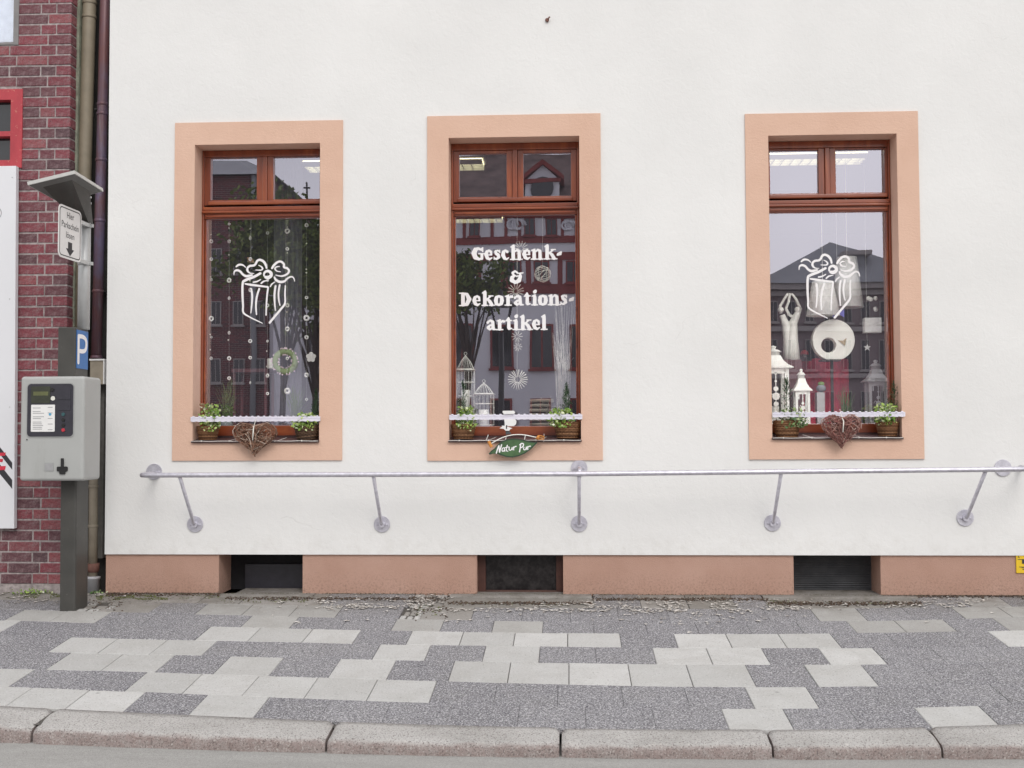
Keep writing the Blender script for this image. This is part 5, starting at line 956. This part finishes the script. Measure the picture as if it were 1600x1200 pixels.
# openings in brick coordinates (no bricks there)
def inv(px, py): p = at(px, py); x, z = p.x-XC0, p.z-ZB; return XC0+x*math.cos(LEAN)-z*math.sin(LEAN), ZB+z*math.cos(LEAN)+x*math.sin(LEAN)
w1a, w1b = inv(33.5, 139), inv(33.5, 262); w2b = inv(28, 70)
def hidden(xc, zc): return (xc < w1a[0]-.01 and w1b[1] < zc < w1a[1]) or (xc < w2b[0]-.01 and zc > w2b[1])
mb = MB(); vs = []
def wq(x, z, y): a, b = leanp(x, z); return (a, y, b)
ZT = ZB+59*CH; xr_ = XC0-.006; XL = -6.4
xs = [-5.07, w2b[0]-.02, w1a[0]-.02, xr_]; zs = [ZB-.3, w1b[1], w1a[1], w2b[1], ZT]
for a, b in zip(xs, xs[1:]):
    for c, d_ in zip(zs, zs[1:]):
        mx, mz = (a+b)/2, (c+d_)/2
        if (mx < w1a[0] and w1b[1] < mz < w1a[1]) or (mx < w2b[0]-.02 and mz > w2b[1]): continue
        mb.add([wq(a, c, .004), wq(b, c, .004), wq(b, d_, .004), wq(a, d_, .004)], [(0, 1, 2, 3)])
mb.add([wq(xr_, ZB-.3, .004), wq(xr_, ZB-.3, .155), wq(xr_, ZT, .155), wq(xr_, ZT, .004)], [(0, 1, 2, 3)])
mb.build('mortar_wall', 'mortar', bh)
XB = -5.05
def brick(x0, x1, z, y1=.10, y0=0.0):
    j = rng.uniform(-.003, .002); L = x1-x0; key = (round(L, 3), round(y1, 3))
    if key not in BM:
        m_ = MB().box(-L/2, L/2, 0, y1, -.0355, .0355); o = m_.build('brick', 'brick'); me = o.data; bpy.data.objects.remove(o)
        bm = bmesh.new(); bm.from_mesh(me); bmesh.ops.bevel(bm, geom=[e for e in bm.edges], offset=.0035, segments=1, affect='EDGES'); bm.to_mesh(me); bm.free(); BM[key] = me
    o = bpy.data.objects.new('brick', BM[key]); COL.objects.link(o); o.parent = bh; xx, zz = leanp((x0+x1)/2+rng.uniform(-.002, .002), z+rng.uniform(-.0015, .0015))
    o.location = Vector((xx, y0+j, zz))-rootloc(bh); o.rotation_euler = (rng.uniform(-.01, .01), LEAN+rng.uniform(-.004, .004), rng.uniform(-.008, .008))
BM = {}; nb = 0
for k in range(59):
    z = ZB+CH*(k+.5); x = XC0; ret = .118 if k % 2 else .150
    seq = ([.181]+[.24]*8) if k % 2 else ([.115, .115]+[.24, .24]*4)
    for i, L in enumerate(seq):
        xb, xa = x, x-L; x = xa-.0105
        if (xa+xb)/2 < XB+.05 or nb > 298: break
        for ex, z0_, z1_ in ((w1a[0]+.004, w1b[1]-.02, w1a[1]+.02), (w2b[0]+.004, w2b[1]-.02, 99)):
            if z0_ < z < z1_ and xa < ex: xa = ex
        if xb-xa < .02: continue
        if xb < at(18, 500).x and at(10, 258).z > z > at(10, 826).z and rng.random() < 1 and (xa+xb)/2 < at(12, 500).x: continue   # behind the white board
        brick(xa, xb, z, .148 if i == 0 else .09); nb += 1
o = MB().add([(XL-2, .002, -.3), (-5.0, .002, -.3), (-5.0, .002, 5.4), (XL-2, .002, 5.4)], [(0, 1, 2, 3)]).build('plain_brickwork', 'far_brick', bh)
MB().box(XL-2, XC0-.02, .16, .4, -.3, 5.4).build('inner_wall', 'room_dark', bh)
def lbox(a, b, y0, y1, nm, mat, par, bev=.002):            # upright box between two photo corners
    p, q = at(*a, y0), at(*b, y0); return MB().box(p.x, q.x, y0, y1, q.z, p.z).build(nm, mat, par, bevel=bev)
# red window, frame cut off by the photograph's edge
rw = lbox((17, 139), (33.5, 262), -.01, .12, 'red_window', 'red_paint', bh); p = at(0, 139, -.01).z
pR = at(17, 200, -.01); Lx = pR.x-.75
for (pa, pb_) in ((139, 156), (205, 213), (250, 262)): a, b = at(8, pa, -.008).z, at(8, pb_, -.008).z; MB().box(Lx, pR.x+.004, -.008, .11, b, a).build('window_rail', 'red_paint', rw, bevel=.002)
MB().box(Lx, pR.x, .06, .07, at(8, 262).z, at(8, 139).z).build('pane', 'dark_glass', rw); MB().box(Lx-.08, Lx, -.01, .12, at(8, 262).z, at(8, 139).z).build('window_stile', 'red_paint', rw)
uw = lbox((22, -40), (28.5, 70), -.005, .12, 'upper_window', 'grey_paint', bh); pR = at(22, 30, -.005); Lx = pR.x-.8; MB().box(Lx, pR.x+.004, -.003, .11, at(8, 70).z, at(8, 66).z).build('window_rail', 'grey_paint', uw); MB().box(Lx, pR.x, .03, .035, at(8, 66).z, 5.3).build('white_blind', 'pale_blind', uw)
MB().box(Lx, pR.x, .02, .024, at(8, 66).z, 5.3).build('pane', 'plain_glass', uw)
# white advertising board
b0, b1 = at(25, 259, -.06), at(22, 826, -.06); bd = thing('white_board', (b0.x-.4, -.03, b1.z), 'tall white advertising board with black and red stripes cut off at the left edge', 'sign')
MB().add([(b0.x-.95, -.06, b1.z), (b1.x, -.06, b1.z), (b0.x, -.06, b0.z), (b0.x-.95, -.06, b0.z), (b0.x-.95, -.012, b1.z), (b1.x, -.012, b1.z), (b0.x, -.012, b0.z), (b0.x-.95, -.012, b0.z)], [(0, 1, 2, 3), (7, 6, 5, 4), (0, 4, 5, 1), (1, 5, 6, 2), (2, 6, 7, 3), (3, 7, 4, 0)]).build('board', 'white_sheet', bd, bevel=.003)
yb_ = -.0612
def bq(P, mat, nm, off=0): MB().add([(lambda p: (p.x, yb_-off, p.z))(at(*q, yb_)) for q in P], [tuple(range(len(P)-1, -1, -1))]).build(nm, mat, bd)
bq([(-60,622),(19,723),(19,734),(-60,634)], 'ink', 'black_stripe'); bq([(-60,650),(19,750),(19,764),(-60,668)], 'ink', 'black_stripe')
for P in ([(-14,708),(9,707),(8,712),(-14,713)], [(-14,717),(5,717),(4,722),(-14,722)], [(-14,729),(9,728),(8,734),(-14,736)]): bq(P, 'red_ink', 'red_letter', .0006)
c = at(-6, 333, yb_); v2, f2 = stroke_sheet([[(c.x+.034*math.cos(q)*1.2, c.z+.045*math.sin(q), .0035) for q in (i*.25-2.2 for i in range(18))]], .0015); MB().add([(x, yb_, z) for x, z in v2], f2).build('grey_ring', 'ink_grey', bd)
g = at(-3, 412, yb_); text_mb('g', .05, lambda a, b: (g.x+a-.012, yb_, g.z+b), None).build('letter', 'ink_grey', bd)
for px, py in ((19, 277), (15, 467), (15, 636)): c = at(px, py, -.06); MB().lathe([(.004, -.003), (.005, 0)], (c.x, -.06, c.z), 8, 'y').build('screw', 'alu', bd)
# pipes and the gap between the houses
gp = thing('gap_infill', (-3.7, .3, 0), 'dark recessed strip of wall in the gap between the two houses', 'wall')
MB().box(XC0-.05, xl_b+.03, .30, .34, -.1, 5.6).build('recessed_wall', 'gap_dark', gp)
a0, a1 = at(122, 0, .11), at(112.5, 505, .11); dz = (a0.x-a1.x)/(a0.z-a1.z); mb = MB(); vs = []
for i in range(61):
    z = 0+5.3*i/60; x = a1.x+dz*(z-a1.z); j = noise.noise(Vector((z*6, 1, 2)))*.006; vs += [(x-.012, .10, z), (x+.020+j, .10, z), (x+.020+j, .20, z)]
mb.add(vs, [(3*i+k, 3*i+k+1, 3*i+4+k, 3*i+3+k) for i in range(60) for k in range(2)]); mb.build('mossy_edge_strip', 'green_strip', gp)
def pipe(p0, p1, y, r, nm, mat, label, joints=(), zmin=None):
    a, b = at(*p0, y), at(*p1, y); 
    if p0[1] <= 0: d_ = (a-b)/(a.z-b.z); a = a+d_*.8
    t = thing(nm, (b.x, y, b.z), label, 'downpipe'); MB().tube([a, a.lerp(b, .33), a.lerp(b, .66), b], r, 20).build('pipe', mat, t)
    for py in joints:
        c = at(p0[0]+(p1[0]-p0[0])*(py-p0[1])/(p1[1]-p0[1]), py, y); MB().lathe([(r+.002, -.012), (r+.005, -.008), (r+.005, .008), (r+.002, .012)], c, 20).build('collar', mat, t)
    return t, a, b
pipe((140, 0), (124, 560), .16, .052, 'downpipe', 'khaki_pipe', 'olive-brown downpipe nearest the brick corner', (5, 27))
t, a, b = pipe((164.5, 0), (150.5, 560), .12, .040, 'downpipe', 'purple_pipe', 'weathered purplish downpipe against the white house', (163, 178, 250, 345, 455, 558))
for py in (170, 455): c = at(158 if py == 170 else 153, py, .12); MB().box(c.x-.055, c.x+.05, .118, .30, c.z-.004, c.z+.004).build('bracket', 'gap_dark', t)
t, a, b = pipe((146.5, 600), (145, 905), .12, .034, 'standpipe', 'beige_pipe', 'beige standpipe with a terracotta foot in the gap between the houses', (760, 822))
c = at(146, 880, .12); MB().lathe([(.045, 0), (.045, -.05), (.038, -.07)][::-1], c, 16).build('terracotta_socket', 'terracotta', t); c = at(145, 905, .12); MB().lathe([(.052, -.10), (.05, .0), (.058, .004), (.058, .02), (.04, .024)], c, 16).build('stone_collar', 'lantern_grey', t)
a, b = at(141, 561, .08), at(162, 600, .08); gb = thing('gully_box', ((a.x+b.x)/2, .1, b.z), 'pale box with a white rim where the purplish downpipe ends', 'pipe box'); MB().box(a.x, b.x, .08, .2, b.z, a.z-.012).build('box', 'beige_pipe', gb); MB().box(a.x-.004, b.x+.008, .07, .21, a.z-.012, a.z).build('white_rim', 'white_paint', gb); MB().box(b.x-.002, b.x+.006, .072, .2, b.z, a.z-.0125).build('side_rim', 'white_paint', gb)
a, b = at(150.5, 600, .2), at(161.5, 872, .2); tag(own(MB().box(a.x, b.x, .18, .28, b.z, a.z).build('grey_cover_strip', 'grey_strip')), 'grey vertical cover strip low in the gap between the houses', 'cover strip')

# ================================================================== MOSS, WEEDS, PETALS, CRUMBS
rs = random.Random(21)
def scatter(px0, px1, py0, py1, n, fn, dens=None):
    mb = MB()
    for i in range(n):
        px, py = rs.uniform(px0, px1), rs.uniform(py0, py1) if not dens else dens()
        p = atp(px, py)
        if p.y > .0: p.y = -rs.uniform(0, .02); 
        fn(mb, p)
    return mb
def tuft(mb, p):
    for j in range(3): d = Vector((rs.gauss(0, 1), rs.gauss(0, 1), abs(rs.gauss(.6, .5)))).normalized()*rs.uniform(.005, .012); s = Vector((rs.gauss(0, 1), rs.gauss(0, 1), 0)).normalized()*.003; mb.add([p-s, p+s, p+d], [(0, 1, 2)])
mb = MB()
for px0, px1, py0, py1, n in ((150, 262, 930, 938, 1500), (10, 95, 924, 935, 900), (270, 345, 926, 936, 260), (345, 480, 935, 942, 260), (650, 690, 946, 962, 200), (1190, 1250, 938, 946, 160), (700, 930, 942, 946, 160), (1250, 1440, 941, 945, 150)):
    for i in range(n):
        px, py = rs.uniform(px0, px1), rs.uniform(py0, py1)
        if noise.noise(Vector((px*.05, py*.2, 3))) < -.05: continue
        p = atp(px, py); p.y = min(p.y, -.004); p.z = PS*p.y; tuft(mb, p)
mo = mb.build('moss', 'moss', kind='stuff')
mb = MB()
for px0, px1, py0, py1, n in ((352, 482, 933, 938, 260), (700, 925, 941, 945, 520), (1200, 1440, 941, 946, 620), (165, 345, 926, 931, 500), (480, 700, 934, 938, 400), (925, 1200, 935, 939, 600), (1380, 1600, 929, 934, 500), (646, 700, 940, 962, 70), (140, 192, 930, 955, 60)):
    for i in range(n):
        p = atp(rs.uniform(px0, px1), rs.gauss((py0+py1)/2, (py1-py0)/3)); p.y = min(p.y, -.003); p.z = PS*p.y+.004; mb.ball(p, rs.uniform(.003, .009), 3, sz=.5)
mb.build('dirt_crumbs', 'soil_brown', kind='stuff')
mb = MB()
for i in range(2600):
    cl = rs.choice(((560, 60, 941, 4), (540, 40, 948, 3), (850, 90, 953, 3), (930, 60, 945, 3), (1010, 60, 950, 4), (1060, 60, 954, 3), (1110, 80, 942, 4), (1200, 50, 952, 3), (660, 20, 938, 3), (1430, 60, 946, 3), (1500, 30, 940, 4), (620, 60, 950, 3), (1100, 70, 962, 9), (900, 300, 960, 10), (160, 40, 925, 4), (70, 50, 930, 5)))
    px, py = rs.gauss(cl[0], cl[1]), rs.gauss(cl[2], cl[3]); p = atp(px, py)
    if p.y > -.01 or noise.noise(Vector((p.x*5, p.y*9, 7))) < rs.uniform(-.25, .15): continue
    p.z = PS*p.y+.0045; q = rs.uniform(0, 6.28); L = rs.uniform(.012, .055); Wd = L*rs.uniform(.35, .65); u = Vector((math.cos(q), math.sin(q), 0)); v = Vector((-math.sin(q), math.cos(q), 0)); mb.add([p-u*L/2, p-v*Wd/2+Vector((0, 0, .003)), p+u*L/2, p+v*Wd/2+Vector((0, 0, .004))], [(0, 1, 2, 3)])
mb.build('fallen_petals', 'petals', kind='stuff')
mb = MB()
for i in range(260):
    px = rs.choice((rs.uniform(10, 95), rs.uniform(150, 350), rs.uniform(500, 700))); p = atp(px, rs.uniform(926, 944)); p.y = min(p.y, -.01); p.z = PS*p.y+.003; mb.ball(p, rs.uniform(.003, .008), 4, sz=.6)
mb.build('stone_crumbs', 'grey_stones', kind='stuff')
# weed leaf clumps
for (px, py, n, r, lab) in ((60, 926, 60, .07, 'clump of green weed at the foot of the brick wall'), (150, 926, 34, .05, 'pale dry weed beside the pillar of the ticket machine')):
    p = atp(px, py); p.y = min(p.y, -.03); p.z = PS*p.y; mb = MB()
    for i in range(n): c = p+Vector((rs.gauss(0, r), rs.gauss(0, r*.3), abs(rs.gauss(0, .012))+.006)); leafq(mb, c, .022, .014, rs)
    tag(own(mb.build('weed', 'ivy' if px == 60 else 'ivy_white')), lab, 'weed')
c = at(855, 32); tag(own(MB().lathe([(.012, -.02), (.016, -.012), (.013, 0)], c, 10, 'y').tube([(c.x, -.01, c.z), (c.x+.02, -.035, c.z+.015)], .006, 6).build('wall_stub', 'terracotta')), 'small rusty stub sticking out of the white plaster near the top edge', 'wall fixing')
# house bottom joint dirt
mb = MB()
for i in range(1400):
    x = rs.uniform(-3.5, 4.0); p = Vector((x, rs.uniform(-.012, .014), 0)); mb.ball((p.x, p.y, PS*min(p.y, 0)+.002), rs.uniform(.002, .005), 3, sz=.7)
mb.build('wall_foot_grit', 'soil', kind='stuff')

# ================================================================== ACROSS THE SQUARE (mirrored by the panes)
YV = 37.0; YR = .4-YV
def op(px, py): p = at(px, py, YV); return p.x, p.z
GZ = -.37
def far_box(par, nm, mat, a, b, d0, d1, **k):              # a, b photo corners of its mirror image; d measured towards the square
    (xa, za), (xb, zb) = op(*a), op(*b); return MB().box(xa, xb, YR+d0, YR+d1, zb, za).build(nm, mat, par, **k)
def far_window(par, a, b, fm='far_beam', gm='dark_glass'):
    f = far_box(par, 'window', fm, a, b, 0.0, .06); (xa, za), (xb, zb) = op(*a), op(*b); fw = (xb-xa)*.09
    m_ = MB(); cx = (xa+xb)/2; m_.box(xa+fw, cx-fw*.4, YR+.061, YR+.066, zb+fw, za-fw); m_.box(cx+fw*.4, xb-fw, YR+.061, YR+.066, zb+fw, za-fw); m_.build('pane', gm, f); MB().box(xa-.06, xb+.06, YR+.0, YR+.16, zb-.08, zb).build('window_sill', fm, f); return f
# half-timbered house
xa, _ = op(600, 500); xb, zE = op(1040, 330); t = thing('half_timbered_house', ((xa+xb)/2, YR-4, GZ), 'half-timbered house across the square mirrored in the middle window', 'house')
(_, zJ) = op(800, 455); MB().box(xa, xb, YR-8, YR, GZ, zE).build('wall', 'far_white', t)
for py, h in ((330, 8), (372, 6), (398, 7), (446, 11)): far_box(t, 'beam', 'far_beam', (600, py), (1040, py+h), .0, .10 if h > 8 else .07)
for px in list(range(612, 1030, 22)): far_box(t, 'post', 'far_beam', (px, 338.5), (px+5, 371.5), .0, .05)
for px in (640, 690, 745, 783, 822, 871, 915, 960, 1005): far_box(t, 'post', 'far_beam', (px, 405.5), (px+8, 445.5), .0, .05); far_box(t, 'console', 'far_beam', (px+1, 457.5), (px+7, 470), .0, .12)
for px in (655, 705, 792, 834, 884, 928, 972): far_window(t, (px, 408), (px+24, 441))
for px in (642, 732, 820, 853, 902, 950): far_window(t, (px, 341), (px+17, 368))
for px in (640, 703, 766, 828, 890, 952): far_window(t, (px, 506), (px+37, 577)); far_window(t, (px, 622), (px+34, 668), 'far_beam')
mb = MB(); (x0, z0), (x1, z1) = op(600, 330), op(1040, 200); mb.add([(x0, YR+.5, z0-.1), (x1, YR+.5, z0-.1), (x1, YR-4, z1), (x0, YR-4, z1), (x0, YR-8.5, z0-.1), (x1, YR-8.5, z0-.1)], [(0, 3, 2, 1), (3, 4, 5, 2), (0, 4, 3), (1, 2, 5)]); mb.build('roof', 'far_roof', t)
(xl_, zb2), (xr2, zt3) = op(822, 312), op(874, 262); zm = op(848, 285)[1]; dr = MB().prism([(xl_, zb2), (xr2, zb2), (xr2, zm), ((xl_+xr2)/2, zt3), (xl_, zm)], YR-3, YR+.3).build('dormer', 'far_white', t)
MB().prism([(xl_-.2, zm-.05), ((xl_+xr2)/2, zt3), (xr2+.2, zm-.05), (xr2+.2, zm+.12), ((xl_+xr2)/2, zt3+.22), (xl_-.2, zm+.12)], YR-3, YR+.5).build('dormer_roof', 'far_beam', dr); far_box(t, 'dormer_beam', 'far_beam', (820, 284), (877, 289), .3, .42); MB().lathe([(.45, 0), (.45, .1)], ((xl_+xr2)/2, YR+.3, (zb2+zm)/2), 16, 'y').build('round_window', 'dark_glass', dr)
# scroll ornaments between the posts
mb = MB()
for px in (800, 808, 812, 885, 890):
    x, z = op(px, 353); mb.tube([(x+.28*math.cos(q)*(1-q/9), YR+.07, z+.30*math.sin(q)*(1-q/9)) for q in (i*.5 for i in range(12))], .05, 5)
mb.build('scrollwork', 'far_white', t)
# brick house across, seen in the left window
(x0, z0), (x1, _) = op(150, 278), op(418, 300); t = thing('far_brick_house', ((x0+x1)/2, YR-4, GZ), 'dark brick house across the square mirrored in the left window', 'house')
MB().box(x0, x1, YR-9, YR, GZ, z0).build('wall', 'far_brick', t); mb = MB(); zt4 = z0+1.6; mb.add([(x0, YR+.3, z0), (x1+.3, YR+.3, z0), (x1-2, YR-4, zt4), (x0, YR-4, zt4), (x0, YR-9, z0), (x1+.3, YR-9, z0)], [(0, 3, 2, 1), (3, 4, 5, 2), (1, 2, 5), (0, 4, 3)]); mb.build('roof', 'far_slate', t)
for px in (330, 365, 398): 
    for py in (390, 470, 560): far_window(t, (px, py), (px+16, py+38), 'far_trim')
x, z = op(398, 310); MB().tube([(x, YR+.1, GZ), (x, YR+.1, z0)], .12, 8).build('downpipe', 'far_slate', t)
# low white house between them
(x0, z0), (x1, _) = op(418.5, 452), op(598, 500); t = thing('low_white_house', ((x0+x1)/2, YR-4, GZ), 'low pale house beside the brick house across the square', 'house'); MB().box(x0, x1, YR-7, YR-.3, GZ, z0).build('wall', 'far_white', t); MB().add([(x0, YR+.1, z0), (x1, YR+.1, z0), (x1, YR-3.5, z0+.9), (x0, YR-3.5, z0+.9), (x0, YR-7, z0), (x1, YR-7, z0)], [(0, 3, 2, 1), (3, 4, 5, 2), (0, 4, 3), (1, 2, 5)]).build('roof', 'far_slate', t)
for px in (440, 480, 520, 560): far_window(t, (px, 520), (px+18, 570), 'far_trim')
# brick part left of the half-timbered house
(x0, z0), (x1, _) = op(598.5, 330), op(600, 330)
# grey gabled house seen in the right window
(xp, zp), (xe0, ze), (xe1, _) = op(1311, 369), op(1190, 445), op(1470, 445); t = thing('grey_gabled_house', ((xe0+xe1)/2, YR-5, GZ), 'long grey house with a shallow gable across the square mirrored in the right window', 'house')
MB().box(xe0, xe1, YR-9, YR, GZ, ze).build('wall', 'far_grey', t); mb = MB(); mb.add([(xe0-.4, YR+.6, ze), (xe1+.4, YR+.6, ze), (xe1+.4, YR-9.5, ze), (xe0-.4, YR-9.5, ze), (xp, YR-1.5, zp), (xp+.4, YR-7, zp)], [(0, 1, 4), (1, 2, 5, 4), (2, 3, 5), (3, 0, 4, 5)]); mb.build('roof', 'far_slate', t)
for py, h, d_ in ((445, 6, .5), (455, 5, .25), (512, 5, .22), (585, 5, .2)): far_box(t, 'cornice', 'far_trim', (1188, py), (1472, py+h), .0, d_)
for i, px in enumerate(range(1200, 1460, 29)):
    far_window(t, (px, 531), (px+15, 578), 'far_trim'); far_window(t, (px, 470), (px+15, 504), 'far_trim'); far_window(t, (px, 612), (px+16, 664), 'far_trim')
(xg, zg), (xg1, _) = op(1325, 398), op(1352, 410); dm = MB().box(xg, xg1, YR-2.2, YR-.2, zg-1.2, zg).build('dormer', 'far_slate', t); MB().box(xg-.15, xg1+.25, YR-2.3, YR-.0, zg, zg+.15).build('dormer_roof', 'far_trim', dm)
(x0, z0), (x1, _) = op(1110, 415), op(1189.0, 420); t = thing('green_roofed_house', ((x0+x1)/2, YR-4, GZ), 'small house with a mossy green roof beside the grey gabled house', 'house'); MB().box(x0, x1, YR-8, YR-.5, GZ, z0-.6).build('wall', 'far_grey', t); MB().add([(x0, YR, z0-.65), (x1+1.6, YR, z0-.65), (x1+.9, YR-4, z0+.25), (x0, YR-4, z0+.25), (x0, YR-8, z0-.65), (x1+1.6, YR-8, z0-.65)], [(0, 3, 2, 1), (3, 4, 5, 2), (0, 4, 3), (1, 2, 5)]).build('roof', 'far_green', t)
for px in (1125, 1155): far_window(t, (px, 530), (px+14, 570), 'far_trim')
# church spire
x, z = op(478, 288); t = thing('church_spire', (x, YR-40, GZ), 'thin dark spire with a cross far behind the roofs', 'church spire'); s_ = (YV+48.7+8.7)/(YV+8.7); xx = CAM.x+(x-CAM.x)*1.87; zz = 1.21+(z-1.21)*1.87
MB().lathe([(.9, 0), (.9, zz-4-GZ), (.08, zz-GZ-1.0)], (xx, YR-40, GZ), 8, smooth=False).build('spire', 'far_slate', t); MB().box(xx-.05, xx+.05, YR-40.1, YR-39.9, zz-1.2, zz+.2).box(xx-.26, xx+.26, YR-40.09, YR-39.91, zz-.3, zz-.2).build('cross', 'black', t)
# trees on the square
def tree(x, y, H, R, zc, label, seed, n=2600, lean=0):
    rs = random.Random(seed); t = thing('linden_tree', (x, y, GZ), label, 'tree', 'trees on the square'); mb = MB(); mb.tube([(x, y, GZ), (x+.05, y, GZ+H*.35), (x+lean*.5, y, GZ+H*.8)], [.11, .09, .04], 10); ends = []
    for i in range(14):
        q = rs.uniform(0, 6.28); r = R*rs.uniform(.4, .9); z0 = GZ+H*rs.uniform(.3, .6); e = Vector((x+lean+r*math.cos(q), y+r*math.sin(q), zc+rs.uniform(-.6, .8)*R)); mb.tube([(x+.05, y, z0), ((x+e.x)/2, (y+e.y)/2, (z0+e.z)/2+.2), e], [.045, .03, .012], 6); ends.append(e)
    mb.build('trunk', 'bark', t); mb = MB(); cl = [Vector((x+lean, y, zc))+Vector((rs.gauss(0, .45)*R, rs.gauss(0, .45)*R, rs.gauss(0, .38)*R)) for i in range(24)]+ends
    for i in range(n):
        c = rs.choice(cl); p = c+Vector((rs.gauss(0, 1), rs.gauss(0, 1), rs.gauss(0, .8)))*R*.17; d = Vector((rs.gauss(0, 1), rs.gauss(0, 1), rs.gauss(0, 1))).normalized(); s = d.orthogonal().normalized(); L = rs.uniform(.07, .13); mb.add([p-d*L, p-s*L*.6, p+d*L, p+s*L*.6], [(0, 1, 2, 3)])
    mb.build('crown', 'foliage', t)
def tv(px, py, yv): p = at(px, py, yv); return p.x, .4-yv, p.z
x, y, z = tv(440, 400, 26); tree(x, y, z+2.0-GZ, 1.9, z, 'broad green tree mirrored in the left window', 31, 5200); x, y, z = tv(492, 440, 24); tree(x, y, z+1.5-GZ, 1.3, z, 'smaller tree right of the broad one, mirrored in the left window', 32, 3000)
x, y, z = tv(728, 445, 27); tree(x, y, z+1.5-GZ, 1.15, z, 'green tree mirrored at the left side of the middle window', 33, 2600)
# street lantern
x, y, z = tv(783, 470, 19); t = thing('street_lantern', (x, y, GZ), 'black street lantern on a post mirrored in the middle window', 'street lantern'); MB().lathe([(.16, 0), (.14, .5), (.08, .6), (.06, z-GZ-.75)], (x, y, GZ), 12).build('post', 'black', t)
fr_ = MB(); [fr_.tube([(x+.10*a, y+.10*b, z-.75), (x+.24*a, y+.24*b, z-.12)], .018, 5) for a in (-1, 1) for b in (-1, 1)]; fr_.build('lantern_frame', 'black', t); MB().lathe([(.36, -.12), (.34, -.08), (.12, .10), (.05, .14), (.06, .22), (1e-5, .26)], (x, y, z), 12).build('lantern_cap', 'black', t)
print('objects', len(bpy.data.objects), 'bricks', nb, 'lean', LEAN)
